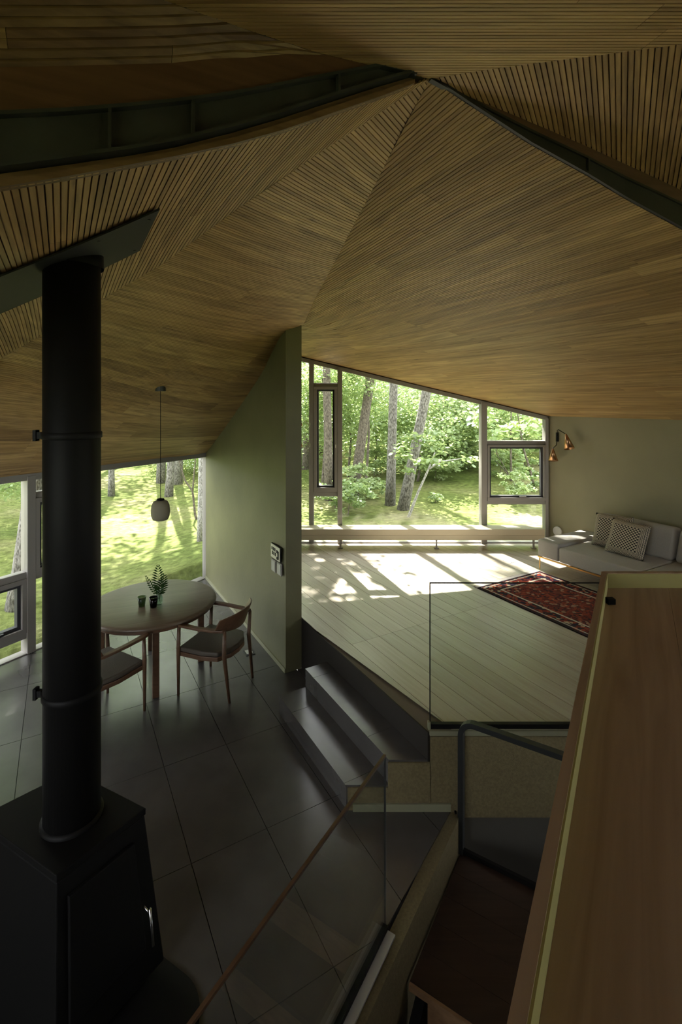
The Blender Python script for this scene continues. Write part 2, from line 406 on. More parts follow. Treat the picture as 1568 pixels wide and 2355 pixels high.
def beam(name, lo, hi, nrm, label, stiff, fw=.034, flip=1):
    b = empty(name); tag(b, label, 'steel beam')
    strip('web', zoff(lo,.006), zoff(hi,-.006), M_steel, -.004, .004, nrm, b)
    strip('bottom_flange', lo, zoff(lo,.011), M_steel, -fw*.6, fw, nrm, b)
    strip('top_flange', zoff(hi,-.011), hi, M_steel, -fw*.6, fw*.8, nrm, b)
    for i,q in stiff:
        p0 = lo[i]+(lo[i+1]-lo[i])*q; p1 = hi[i]+(hi[i+1]-hi[i])*q; d = (lo[i+1]-lo[i]).normalized()
        vs = [p0+nrm*.0, p0+nrm*fw*.85, p1+nrm*fw*.75, p1]
        MB().add([v+d*s*.005 for s in (-1,1) for v in vs], [(0,1,2,3),(7,6,5,4),(0,4,5,1),(1,5,6,2),(2,6,7,3),(3,7,4,0)]).build('stiffener', M_steel, b)
    return b
beam('steel_beam', zoff(ct_,.004), cc_, NB, 'dark steel beam with stiffener plates running along the roof slot above the flue', ((1,.754),(4,.69),(6,.33)))
fa = strip('trim_4', zoff(cc_,.001), zoff(cu_,.02), M_fascia, -.02, .006, NB); struct(fa, 'dark reddish fascia board above the left steel beam', 'trim')
# right beam + fascia
rl = rb[:8]; NR = Vector((.39,-.92,0)).normalized()
rh = [rl[0]+Vector((0,0,.004))]+[px(x,y,p.y) for p,(x,y) in zip(rb[1:6], ((1072,226),(1217,300),(1348,362),(1435,408),(1568,470)))]
rh.append(rh[-1]+(rl[6]-rl[5])); rh.append(rh[-1]+(rl[7]-rl[6])); rt = [rh[0]+Vector((0,0,.004))]+[p+Vector((0,0,.03)) for p in fr5[:7]]
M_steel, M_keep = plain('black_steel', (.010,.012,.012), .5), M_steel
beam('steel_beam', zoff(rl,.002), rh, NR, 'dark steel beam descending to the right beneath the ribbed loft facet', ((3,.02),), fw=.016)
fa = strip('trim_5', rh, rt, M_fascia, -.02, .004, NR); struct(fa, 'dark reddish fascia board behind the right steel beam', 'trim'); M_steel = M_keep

# --- walls of the shell
def wallpoly(name, pts, z0, z1, mat, label, cat='wall'):
    return struct(MB().prism(pts, z0, z1).build(name, mat), label, cat)
TOP = 5.3
def slab(a, b, t, out):                     # plan quad of a wall from a to b with thickness t on side out
    o = Vector(out)*t; return [a, b, b+o, a+o]
OUTL = -N2                                   # outwards of the dining window wall
LE = A-U2*7.2                                # far end of dining window wall
# dining window wall: header above the head, solid beyond
wallpoly('wall_left', slab(LE, A-U2*.0, .14, OUTL), 2.02, TOP, M_plaster, 'wall above the dining bay window')
wallpoly('wall_left_solid', slab(LE, A-U2*4.6, .14, OUTL), -.1, 2.02, M_plaster, 'solid wall beyond the dining bay window')
# green partition wall (top follows the slope, carried above the ceiling)
B1 = A+N1*.178
gw = MB().prism([WE, WER, B1+U1*-.0, A], 0, [3.62,3.68,3.9,3.9]).build('wall_centre', M_green)
struct(gw, 'green-lit polished plaster wall between dining bay and living platform')
# big window wall
wallpoly('wall_front', slab(Vector((-2.2,YW+.0,0)), CR, .14, (0,1,0)), [3.845,2.50,2.50,3.845], TOP, M_plaster, 'wall above the sloping head of the big window')
# sofa wall
RE = CR+U1*6.2
wallpoly('wall_right', slab(CR, RE, .16, N1), -.1, TOP, M_plaster, 'olive plaster wall behind the grey sofa')
# back walls (out of view) closing the room
BK1 = Vector((LE.x, -1.6, 0)); BK2 = Vector((RE.x, -1.6, 0))
wallpoly('wall_back_left', slab(LE, BK1, .14, (-1,0,0)), -1.6, TOP, M_plaster, 'plaster wall closing the room behind the stove')
for i,(ya,yb_,z0,z1) in enumerate(((RE.y,-1.6,-1.6,1.2),(RE.y,-1.6,3.3,TOP),(RE.y,2.0,1.2,3.3),(-1.5,-1.6,1.2,3.3))):
    wallpoly('wall_back_right', slab(Vector((RE.x,ya,0)), Vector((RE.x,yb_,0)), .14, (1,0,0)), z0, z1, M_plaster, ('plaster wall under the added side window','plaster wall above the added side window','plaster pier in front of the added side window','plaster pier behind the added side window')[i])
for i,(a,b,z0,z1) in enumerate(((BK1,BK2,-1.6,1.2),(BK1,BK2,3.2,TOP),(BK1,Vector((-5.0,-1.6,0)),1.2,3.2),(Vector((-1.5,-1.6,0)),BK2,1.2,3.2))):
    wallpoly('wall_back', slab(a, b, .14, (0,-1,0)), z0, z1, M_plaster, ('plaster wall under the added back window','plaster wall above the added back window','plaster wall left of the added back window','plaster wall right of the added back window')[i])
hull = [LE+OUTL*.2, A+Vector((-.1,.25,0)), Vector((-2.2,YW+.16,0)), CR+Vector((.1,.16,0)), RE+N1*.2, BK2+Vector((.2,-.2,0)), BK1+Vector((-.2,-.2,0))]
wallpoly('roof', hull, TOP, TOP+.12, M_shell, 'unseen flat slab added above the ceiling facets to keep light out', 'roof')  # unseen slab added to stop daylight leaking in from above
wallpoly('floor_lower', [Vector((-6,-1.6,0)), Vector((6.5,-1.6,0)), Vector((6.5,3.4,0)), Vector((-6,3.4,0))], -1.6, -1.5, M_darkwood, 'dark floor of the lower level under the stairs', 'floor')

# --- tiled floor
G0 = K; G1 = Vector((.229,2.533,0))
gend = G1-UG*3.6
FP = [A, WE, WER, dn(2.16,-4.2), Vector((.606,YP,0)), G0, G1, gend, Vector((-5.2,gend.y,0)), LE]
fo = MB().prism(FP, -.14, -.012).build('floor', M_grout); struct(fo, 'charcoal large-format tile floor of the dining area', 'floor')
TW, TL = .478, .89
org = fl(440,1986,0); d0 = org.dot(N1); s0 = org.dot(U1)
def clip(poly, a, b, keep):                 # keep side where keep(p)>=0 : a,b define line p.dot(a)>=b
    out = []
    for i in range(len(poly)):
        p, q = poly[i], poly[(i+1)%len(poly)]; dp, dq = p.dot(a)-b, q.dot(a)-b
        if dp >= 0: out.append(p)
        if dp*dq < 0: out.append(p+(q-p)*(dp/(dp-dq)))
    return out
def tiles(parent, poly, di, si, wd, ln, z, mat, name, gap, rangei, rangej, th=.012, tilt=0):
    for i in rangei:
        for j in rangej:
            c = [Vector(p) for p in poly]
            c = [Vector((p.x,p.y,0)) for p in c]
            for ax,b in ((N1,di+i*wd+gap),(-N1,-(di+(i+1)*wd-gap)),(U1,si+j*ln+gap),(-U1,-(si+(j+1)*ln-gap))):
                c = clip(c, ax, b, 1) if c else c
            if len(c) < 3: continue
            ar = sum(c[k].x*c[(k+1)%len(c)].y-c[(k+1)%len(c)].x*c[k].y for k in range(len(c)))/2
            if abs(ar) < .004: continue
            MB().prism(c, z-th, z).build(name, mat, parent)
# concave outline: tile the two convex halves separately
def convex_sets(): 
    e1 = dn(2.16,-4.55)
    return [[A, WE, gend+Vector((-.0,0,0)), Vector((-5.2,gend.y,0)), LE], [WE, dn(2.16,-4.56), Vector((.606,YP,0)), G0, G1, gend]]
TF = [A, WE, WER, Vector((.606,YP,0)), G0, G1, gend, Vector((-5.2,gend.y,0)), LE]
tiles(fo, TF, d0, s0, TW, TL, 0, M_tile, 'tile', .002, range(-8,8), range(-9,5))

# --- living platform
PE = Vector((.606,YP,0))
PP = [PE, dn(2.16,-4.56), Vector((-1.93,YW,0)), CR, CR+U1*6.0, Vector((6.0,YP,0))]
pf = MB().prism([dn(2.165,-2.565),dn(2.165,-4.56),Vector((-1.93,YW,0)),CR,CR+U1*5.1,Vector((5.8,YP+.01,0))], .0, HP-.014).build('floor_platform', M_floorbase); struct(pf, 'raised living platform floored in pale oak planks', 'floor')
jl = fl(778,1491,HP).dot(U1)
bp = [Vector((p.x,p.y,0)) for p in PP]
bp[0] = Vector((.606,YP+.004,0)); bp[5] = Vector((5.8,YP+.004,0))
boards(pf, M_floor, U1, None, None, .155, bp, lambda X,Y: HP, M_floor, 'floor_plank', .003, None, 3, 1, .004, .008, segs=1, joints=[jl-4.6, jl-2.3, jl, jl+2.3, jl+4.6], bot=1)
rs = MB().prism([dn(2.155,-2.556), dn(2.155,-4.55), dn(2.166,-4.55), dn(2.166,-2.55)], 0, HP-.012).build('trim_2', M_darkwood); struct(rs, 'dark riser panel at the edge of the living platform', 'trim')
# --- two tiled steps
for k,(d,h,nm) in enumerate(((1.675,.163,'lower'),(1.93,.333,'upper'))):
    L0 = dn(d,-3.99); L1 = dn(2.154,-3.99)
    def hit(dd): # point on line N1=dd at Y=YP
        s = (YP-N1.y*dd)/U1.y; return dn(dd, s)
    e = empty('step', (0,0,0)); tag(e, ('low dark tiled step rising from the tile floor','upper dark tiled step just below the living platform')[k], 'step')
    z0 = 0 if k == 0 else .166
    MB().prism([L0, hit(d), hit(2.154), L1], z0, h-.012).build('riser_block', M_tile, e)
    sj = [-3.99, -3.72, -2.85, 9] if k == 0 else [-3.99, -3.82, -2.95, 9]
    for a,b in zip(sj[:-1], sj[1:]):
        c = [L0-N1*.004, hit(d-.004), hit(2.154), L1]
        c = clip(clip(c, U1, a+.0015, 1), -U1, -(b-.0015), 1)
        if len(c) > 2: MB().prism(c, h-.012, h).build('tread_tile', M_tile, e)
# --- plaster wall under the guard, with its baseboard and pale cap
pw = MB()
xs1 = .045
pw.add([(x,YP+dy,z) for dy in (-.012,.0) for x,z in ((.045,0),(.32,0),(.32,.150),(.045,.150))], [(0,1,2,3),(7,6,5,4),(0,4,5,1),(1,5,6,2),(2,6,7,3),(3,7,4,0)])
pw.box((.463,YP-.006,.16), (.291,.012,.32)); pw.box((2.9,YP-.006,.225), (4.59,.012,.546))
o = pw.build('wall_plaster', M_rough); struct(o, 'rough sanded plaster wall below the glass guard')
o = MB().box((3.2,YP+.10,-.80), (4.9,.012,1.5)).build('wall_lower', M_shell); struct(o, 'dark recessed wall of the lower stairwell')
o = MB().box((.41,YP-.018,.025), (.66,.012,.05)).build('baseboard_front', M_trimlight); struct(o, 'pale baseboard at the foot of the plaster wall', 'baseboard')
o = MB().box((2.9,YP-.008,HP-.008), (4.6,.016,.032)).build('trim_3', M_trimlight); struct(o, 'pale edge strip capping the plaster wall', 'trim')
# baseboard of green wall
o = MB().prism([A, WE, WE-N1*.012, A-N1*.012], 0, .045).build('baseboard_left', M_trimlight); struct(o, 'thin pale baseboard along the green wall', 'baseboard')

# ------------------------------------------------------------------ windows
def vbar(m, a, b, z0, z1, w=.05, dp=.09, nrm=None):   # frame bars in a vertical plane: vertical at plan point
    pass
def wz(x): return zF1(x, YW)
w1 = empty('window_1', (0,0,0)); struct(w1, 'wide frontal window with sloping head looking into the woods', 'window')
yy = YW-.02; DP = .10
def xw(p): return (p-CX)/F*YW
def zw(p): return H+(HY-p)/F*YW
def fbox(name, x0, x1, z0, z1, par, dp=DP, mat=None, y=None, bevel=.004):
    return MB().box(((x0+x1)/2, y or yy, (z0+z1)/2), (x1-x0, dp, z1-z0)).build(name, mat or M_frame, par, bevel=bevel, seg=1)
def head(x0, x1):
    MB().prism([(x0,yy-DP/2),(x1,yy-DP/2),(x1,yy+DP/2),(x0,yy+DP/2)], [wz(x0)-.065,wz(x1)-.065,wz(x1)-.065,wz(x0)-.065], [wz(x0)-.005,wz(x1)-.005,wz(x1)-.005,wz(x0)-.005]).build('head_frame', M_frame, w1)
head(-1.9, CR.x)
ZB = .52
def mull(p0, p1, dp=.13):
    x0, x1 = xw(p0), xw(p1)
    MB().prism([(x0,yy-dp/2),(x1,yy-dp/2),(x1,yy+dp/2),(x0,yy+dp/2)], ZB, [wz(x0)-.03,wz(x1)-.03,wz(x1)-.03,wz(x0)-.03]).build('mullion', M_frame, w1, bevel=.004, seg=1)
mull(711,722); mull(776,787,.16); mull(1103,1116,.16); mull(1249,1256.5)
mull(600,612)
fbox('sill', -1.9, CR.x, ZB-.02, ZB+.03, w1)
fbox('transom', xw(722), xw(776), zw(889), zw(881), w1); fbox('transom', xw(722), xw(776), zw(1140), zw(1130), w1)
fbox('transom', xw(1116), xw(1249), zw(1022), zw(1013), w1); fbox('transom', xw(1116), xw(1249), zw(1158), zw(1149), w1)
def casement(x0, x1, y0, y1, g, inset=6.0, hand=None):
    c = empty('casement', (0,0,0), parent=w1)
    X0,X1,Z0,Z1 = xw(x0),xw(x1),zw(y1),zw(y0); t = inset/F*YW
    m = MB()
    for a,b,cc,d in ((X0,X1,Z1-t,Z1),(X0,X1,Z0,Z0+t*1.4),(X0,X0+t,Z0+t*1.4,Z1-t),(X1-t,X1,Z0+t*1.4,Z1-t)): m.box(((a+b)/2,yy-.03,(cc+d)/2),(b-a,.09,d-cc))
    m.build('casement_frame', M_frame, c, bevel=.003, seg=1)
    a0,a1,b0,b1 = X0+t,X1-t,Z0+t*1.4,Z1-t; q = .028; m = MB()
    for a,b,cc,d in ((a0,a1,b1-q,b1),(a0,a1,b0,b0+q),(a0,a0+q,b0+q,b1-q),(a1-q,a1,b0+q,b1-q)): m.box(((a+b)/2,yy-.01,(cc+d)/2),(b-a,.06,d-cc))
    m.build('sash', M_gasket, c)
    MB().box(((a0+a1)/2,yy,(b0+b1)/2),(a1-a0-2*q+.01,.008,b1-b0-2*q+.01)).build('pane', M_glass, c)
    if hand == 'v': MB().box((X1-t*.6,yy-.085,zw(1025)),(.012,.03,.05)).build('latch', M_white, c)
    if hand == 'h': MB().box(((X0+X1)/2+.1,yy-.06,b0+.012),(.11,.03,.02)).build('latch', M_frame, c)
casement(722,776,889,1129,0,7,'v'); casement(1117,1249,1022,1149,0,5,'h')
def pane(xa, xb, za, zb, slope=False):
    z1 = [zb]*4 if not slope else [wz(xa)-.03, wz(xb)-.03, wz(xb)-.03, wz(xa)-.03]
    MB().prism([(xa,yy+.0),(xb,yy+.0),(xb,yy+.008),(xa,yy+.008)], za, z1).build('pane', M_glass, w1)
pane(xw(787),xw(1103),ZB,0,True); pane(xw(612),xw(711),ZB,0,True); pane(-1.9,xw(600),ZB,0,True)
pane(xw(722),xw(776),zw(881),0,True); pane(xw(722),xw(776),ZB,zw(1140)); pane(xw(1116),xw(1249),zw(1013),0,True); pane(xw(1116),xw(1249),ZB,zw(1158))

w2 = empty('window_2', (0,0,0)); struct(w2, 'low dining bay window with awning casement beside the stove flue', 'window')
def wp(t, o=0): return A-U2*t+OUTL*o
ang2 = math.atan2(U2.y, U2.x); R2 = Matrix.Rotation(ang2, 3, 'Z')
def lbox(name, t0, t1, z0, z1, par, dp=.09, mat=None, off=.05):
    c = wp((t0+t1)/2, off); return MB().box((c.x,c.y,(z0+z1)/2), (abs(t1-t0), dp, z1-z0), R2).build(name, mat or M_frame, par, bevel=.004, seg=1)
lbox('head_frame', -.0, 4.6, 1.90, 2.03, w2, .12); lbox('sill', 0, 4.6, -.03, .012, w2, .12)
lbox('mullion', -.05, .0, 0, 1.95, w2, off=.03); lbox('mullion', 2.09, 2.15, 0, 1.95, w2, .13); lbox('mullion', 2.555, 2.645, 0, 1.95, w2, .14); lbox('mullion', 4.55, 4.6, 0, 1.95, w2)
lbox('transom', 2.15, 2.56, 1.69, 1.76, w2); lbox('transom', 2.15, 2.56, .79, .86, w2)
lbox('transom', 2.645, 4.55, .83, .90, w2); lbox('transom', 2.645, 4.55, .17, .24, w2)
def lcase(t0, t1, z0, z1):
    c = empty('casement', (0,0,0), parent=w2); f = .05
    for n_,k,dp,off,mat in (('casement_frame',0,.09,.03,M_frame),('sash',f,.06,.05,M_gasket)):
        m = MB(); q = f if k == 0 else .035
        for a,b,z_,zz in ((t0+k,t1-k,z1-k-q,z1-k),(t0+k,t1-k,z0+k,z0+k+q),(t0+k,t0+k+q,z0+k+q,z1-k-q),(t1-k-q,t1-k,z0+k+q,z1-k-q)):
            p = wp((a+b)/2, off); m.box((p.x,p.y,(z_+zz)/2),(b-a,dp,zz-z_),R2)
        m.build(n_, mat, c)
    p = wp((t0+t1)/2,.05); MB().box((p.x,p.y,(z0+z1)/2),(t1-t0-.15,.008,z1-z0-.15),R2).build('pane', M_glass, c)
    p = wp(t0+.30,.0); MB().box((p.x,p.y,z0+.07),(.14,.03,.018),R2).build('latch', M_gasket, c)
lcase(2.15,2.56,.86,1.69); lcase(2.645,4.55,.24,.83)
for t0,t1,z0,z1 in ((.05,2.09,.01,1.92),(2.15,2.56,1.76,1.92),(2.15,2.56,.01,.79),(2.645,4.55,.9,1.92),(2.645,4.55,.01,.17)):
    p = wp((t0+t1)/2,.05); MB().box((p.x,p.y,(z0+z1)/2),(t1-t0,.008,z1-z0),R2).build('pane', M_glass, w2)

for nm,lb_,c,sz in (('fill_window_back','unseen fill window added in the wall behind the stove',(-3.25,-1.67,2.2),(3.5,.06,2.0)),('fill_window_side','unseen fill window added beside the loft',(RE.x+.07,.25,2.25),(.06,3.5,2.1))):  # unseen windows added as light fill for the counter and upper ceiling
    e = empty(nm, c); struct(e, lb_, 'window'); ax = 0 if sz[0] > sz[1] else 1; L_, h_ = sz[ax], sz[2]
    def bx_(name, a0, a1, z0, z1, t, mat):
        cc = [0,0,(z0+z1)/2]; cc[ax] = (a0+a1)/2; ss = [t,t,z1-z0]; ss[ax] = a1-a0; MB().box(cc, ss).build(name, mat, e)
    bx_('jamb',-L_/2,-L_/2+.05,-h_/2,h_/2,.08,M_frame); bx_('jamb',L_/2-.05,L_/2,-h_/2,h_/2,.08,M_frame); bx_('sill',-L_/2+.05,L_/2-.05,-h_/2,-h_/2+.05,.08,M_frame); bx_('head_frame',-L_/2+.05,L_/2-.05,h_/2-.05,h_/2,.08,M_frame)
    bx_('pane',-L_/2+.04,L_/2-.04,-h_/2+.04,h_/2-.04,.008,M_glass)

# ------------------------------------------------------------------ low bench with glass lip at the window
yb0 = 7.38; be = empty('window_bench', (1.0,yb0,HP)); tag(be, 'long low pale bench on thin metal legs in front of the big window', 'bench')
def rel(o, e): o.location = o.location-e.location; return o
zt = H-(1217-HY)/F*yb0; zm = H-(1231-HY)/F*yb0; zb_ = H-(1243-HY)/F*yb0
M_bench = plain('bench_panel', (.42,.37,.26), .5)
x0b, x1b = -1.75, (1253-CX)/F*yb0
rel(MB().box(((x0b+x1b)/2,yb0+.13,(zt+zm)/2),(x1b-x0b,.26,zt-zm-.004)).build('upper_panel', M_bench, be, bevel=.003), be)
rel(MB().box(((x0b+x1b)/2,yb0+.14,(zm+zb_)/2),(x1b-x0b,.26,zm-zb_-.004)).build('lower_panel', M_bench, be, bevel=.003), be)
for xp in (783,1004,1228):
    x = (xp-CX)/F*yb0
    rel(MB().box((x,yb0+.02,(HP+zb_)/2),(.022,.03,zb_-HP)).box((x,yb0+.02,HP+.006),(.07,.06,.012)).build('leg', M_frame, be), be)
gs = MB().box(((x0b+x1b)/2,yb0+.25,zt+.085),(x1b-x0b,.008,.17)).build('glass_lip', M_guard, be); rel(gs, be)

# ------------------------------------------------------------------ glass guards, rail, stairs
g2 = empty('glass_guard', (.605,YP+.02,HP)); tag(g2, 'clear glass guard panel standing on the edge of the living platform', 'glass guard')
zg0 = H-(1675-HY)/F*YP; zg1 = H-(1343-HY)/F*YP
rel(MB().box((1.9,YP+.02,(zg0+zg1)/2),(2.59,.010,zg1-zg0)).build('pane', M_guard, g2), g2)
rel(MB().box((1.9,YP+.02,zg0+.008),(2.59,.03,.03)).build('base_channel', M_black, g2), g2)
rel(MB().box((.607,YP+.02,(zg0+zg1)/2),(.006,.012,zg1-zg0)).box((1.9,YP+.02,zg1),(2.59,.012,.006)).build('edge_strip', M_black, g2), g2)
rel(MB().box((.60,YP+.015,zg0+.012),(.016,.03,.05)).build('end_cap', M_trimlight, g2), g2)
g1 = empty('glass_guard', G1); tag(g1, 'glass guard with slim wooden top cap beside the stair opening in the tile floor', 'glass guard')
RG = Matrix.Rotation(math.atan2(UG.y,UG.x), 3, 'Z'); Lg = 2.7; cg = G1-UG*Lg/2
rel(MB().box((cg.x,cg.y,.46),(Lg,.010,.90),RG).build('pane', M_guard, g1), g1)
rel(MB().box((cg.x,cg.y,.915),(Lg,.014,.012),RG).build('top_cap', M_chair, g1), g1)
q = G1+UG*.001; rel(MB().box((q.x,q.y,.46),(.003,.011,.90),RG).build('edge_strip', M_steel, g1), g1)
rel(MB().box((cg.x,cg.y,.018),(Lg,.035,.036),RG).build('base_channel', M_black, g1), g1)
q = cg+UE*.035; rel(MB().box((q.x,q.y,.006),(Lg,.05,.012),RG).build('edge_plate', plain('grey_metal',(.42,.43,.42),.4,.3), g1), g1)
# side wall of the stair opening
sw = MB().prism([K+UE*.06, K-UE*.02, gend-UE*.02, gend+UE*.06], -1.5, -.013).build('wall_stair', M_rough); struct(sw, 'sanded plaster side wall of the stair opening')
# landing and lower treads
ld = empty('stair_landing', (K.x,K.y,-.25)); tag(ld, 'dark brown wooden stair landing beside the plaster curb', 'landing')
Q = K+UE*.07
Ml = M_brown; wl_ = .86; wd_ = 1.25
for i in range(5):
    a = Q-UG*(wl_*i/5+.001); b = Q-UG*(wl_*(i+1)/5-.001)
    rel(MB().prism([a, a+UE*wd_, b+UE*wd_, b], -.285, -.25).build('board', M_brown, ld), ld)
b = Q-UG*wl_; M_nose = wood('oak_nosing', [(.25,.15,.08),(.27,.16,.085)], 0, .5, .3, knots=False)
rel(MB().prism([b, b+UE*wd_, b+UE*wd_-UG*.015, b-UG*.015], -.285, -.252).build('nosing', M_nose, ld), ld)
rel(MB().prism([b+UG*.02+UE*.09, b+UG*.02+UE*wd_, b+UG*.04+UE*wd_, b+UG*.04+UE*.09], -.52, -.287).build('riser', M_nose, ld), ld)
rel(MB().prism([b+UG*.05+UE*.03, b+UG*.05+UE*.08, b-UG*1.5+UE*.08, b-UG*1.5+UE*.03], [-.55,-.55,-1.45,-1.45], [-.287,-.287,-1.15,-1.15]).build('stringer', M_black, ld), ld)
for k in range(1,4):
    c = b-UG*(.26*(k-1)-.02); z = -.25-.24*k
    st = empty('stair_tread', (c.x,c.y,z)); tag(st, ('brown stair tread one below the landing','brown stair tread two below the landing','brown stair tread three below the landing')[k-1], 'stair tread')
    rel(MB().prism([c+UE*.09, c+UE*wd_, c+UE*wd_-UG*.28, c+UE*.09-UG*.28], z-.035, z).build('tread', M_brown, st), st)
    cc2 = c-UG*.26
    rel(MB().prism([cc2+UE*.09, cc2+UE*wd_, cc2+UE*wd_-UG*.015, cc2+UE*.09-UG*.015], z-.24, z-.036).build('riser', M_nose, st), st)
# handrail
hr = empty('handrail', (K.x,K.y,-.25)); tag(hr, 'bent black flat-bar handrail rising from the stair landing', 'handrail')
h0 = Q+UE*.0-UG*.01; zr = .63; pts = [h0+Vector((0,0,-.25)), h0+Vector((0,0,zr-.09))]
for k in range(1,7):
    a = math.pi/2*k/6; pts.append(h0+UE*(.09*(1-math.cos(a)))+Vector((0,0,zr-.09+.09*math.sin(a))))
pts.append(h0+UE*1.25+Vector((0,0,zr)))
m = MB(); vs = []; nn = len(pts)
for i,p in enumerate(pts):
    d = (pts[min(i+1,nn-1)]-pts[max(i-1,0)]).normalized(); y_ = UG.normalized(); x_ = d.cross(y_).normalized()
    for u,v in ((-1,-1),(1,-1),(1,1),(-1,1)): vs.append(p+x_*.017*u+y_*.022*v)
m.add(vs, [(i*4+j, i*4+(j+1)%4, i*4+4+(j+1)%4, i*4+4+j) for i in range(nn-1) for j in range(4)]+[(0,1,2,3),(nn*4-1,nn*4-2,nn*4-3,nn*4-4)])
rel(m.build('rail', plain('rail_paint', (.018,.020,.020), .5, spec=.3), hr), hr)
rel(MB().bar(h0-UE*.03+Vector((0,0,-.235)), h0+UE*1.25+Vector((0,0,-.235)), .022, .03).build('bottom_bar', M_black, hr), hr)
rel(MB().bar(h0-UE*.045+UG*.01+Vector((0,0,-.24)), h0-UE*.045+UG*.01+Vector((0,0,0.0)), .012, .03).build('bracket', M_black, hr), hr)

# ------------------------------------------------------------------ counter (tray-topped parapet) on the loft edge
ct = empty('counter', (.6,1.2,1.15)); tag(ct, 'oak counter with recessed top and raised lips along the stair', 'counter')
Cn = fl(1165,2355,2.10); Cf = fl(1383,1315,2.10); UC = (Cf-Cn); UC.z = 0; UC.normalize(); EC = Vector((UC.y,-UC.x,0))
Cn = Cf-UC*2.6; LT = .0178
wc = 1.6; XR = Vector((1,0,0))
PNL = 2.043; LIPZ = 2.10
# far end runs parallel to the plaster wall
rel(MB().prism([Cn, Cf, Cf+EC*LT*1.0+UC*LT*.6, Cn+EC*LT], PNL-.02, LIPZ).build('side_lip', M_cab, ct), ct)
fy = Cf.y
rel(MB().prism([Vector((Cf.x+.02,fy-.012,0)), Vector((Cf.x+2.0,fy-.012,0)), Vector((Cf.x+2.0,fy+.006,0)), Vector((Cf.x+.0,fy+.006,0))], PNL-.02, LIPZ).build('end_lip', M_cab, ct), ct)
M_lipin = plain('lip_lining', (.46,.43,.16), .6)
rel(MB().prism([Cn+EC*LT, Cf+EC*LT-UC*.012, Cf+EC*(LT+.0035)-UC*.012, Cn+EC*(LT+.0035)], PNL-.001, LIPZ-.003).build('side_lining', M_lipin, ct), ct)
rel(MB().prism([Vector((Cf.x+.014,fy-.0155,0)), Vector((Cf.x+2.0,fy-.0155,0)), Vector((Cf.x+2.0,fy-.012,0)), Vector((Cf.x+.014,fy-.012,0))], PNL-.001, LIPZ-.003).build('end_lining', M_lipin, ct), ct)
a0 = Cn+EC*(LT+.0035); a1 = Cf+EC*(LT+.0035)-UC*.015
wbd = [0,.20,.42,.66,.9,1.2]
for u,v in zip(wbd[:-1],wbd[1:]):
    def far(k):  # extend along UC to the frontal end line
        p = a0+EC*k; t = (fy-.0155-p.y)/UC.y; return p+UC*t
    rel(MB().prism([a0+EC*(u+.0004), far(u+.0004), far(v-.0004), a0+EC*(v-.0004)], PNL-.02, PNL).build('top_board', M_cab, ct), ct)
rel(MB().prism([Cn+EC*.004, Cf+EC*.004-UC*.004, Vector((Cf.x+1.9,fy-.004,0)), Cn+EC*1.9], 1.15, PNL-.021).build('body', M_cab, ct), ct)
lf = MB().prism([Cn-UC*1.0, Cf-UC*.03, Vector((Cf.x+4.2,fy-.02,0)), Vector((5.9,-1.58,0)), Vector((-.95,-1.58,0))], .95, 1.148).build('floor_loft', M_cab); struct(lf, 'oak loft floor carrying the counter', 'floor')
kp = fl(1403,1388,PNL); rel(MB().box((kp.x,kp.y,PNL+.010),(.028,.024,.020)).build('latch_block', M_black, ct, bevel=.002), ct)

# ------------------------------------------------------------------ stove, flue, ceiling plate
FXY = Vector((-.554*2.25, 2.25, 0))
st = empty('wood_stove', (FXY.x,FXY.y,0)); tag(st, 'black tapered wood stove on a rounded floor plate', 'stove')
top = [fl(x,y,.835) for x,y in ((333,1858),(165,1772),(-50,1880),(130,2012))]
cen = sum(top,Vector())/4; botm = [Vector((cen.x+(p.x-cen.x)*1.16, cen.y+(p.y-cen.y)*1.16, .05)) for p in top]
br = fl(378,2207,.05); botm[0] = br
def rl_(o): return rel(o, st)
rl_(MB().add(botm+[Vector((p.x,p.y,.80)) for p in top], [(3,2,1,0),(4,5,6,7)]+[(i,(i+1)%4,4+(i+1)%4,4+i) for i in range(4)]).build('body', M_black, st, bevel=.006))
rl_(MB().prism([cen+(p-cen)*1.015 for p in top], .803, .835).build('top_plate', M_black, st, bevel=.004))
# front door on the near right face
b0,b3,t0_,t3 = botm[0],botm[3],top[0],top[3]
def face(u,v,off): 
    p = (b0*(1-u)+b3*u)*(1-v)+(Vector((t0_.x,t0_.y,.8))*(1-u)+Vector((t3.x,t3.y,.8))*u)*v
    n = (b3-b0).cross(Vector((0,0,1))).normalized()
    if n.y > 0: n = -n
    return p+n*off
rl_(MB().add([face(u,v,o) for o in (.002,.02) for u,v in ((.18,.22),(.9,.22),(.9,.9),(.18,.9))], [(0,1,2,3),(7,6,5,4),(0,4,5,1),(1,5,6,2),(2,6,7,3),(3,7,4,0)]).build('door', M_black, st, bevel=.004))
M_chrome = plain('chrome', (.55,.56,.55), .25, 1)
ha = px(345,2090,2.12); hb = px(352,2175,2.12)
rl_(MB().tube([ha,hb], .006, 8).tube([ha+Vector((-.03,.01,.0)), (ha+hb)/2+Vector((0,0,.05))], .004, 6).build('handle', M_chrome, st, smooth=True))
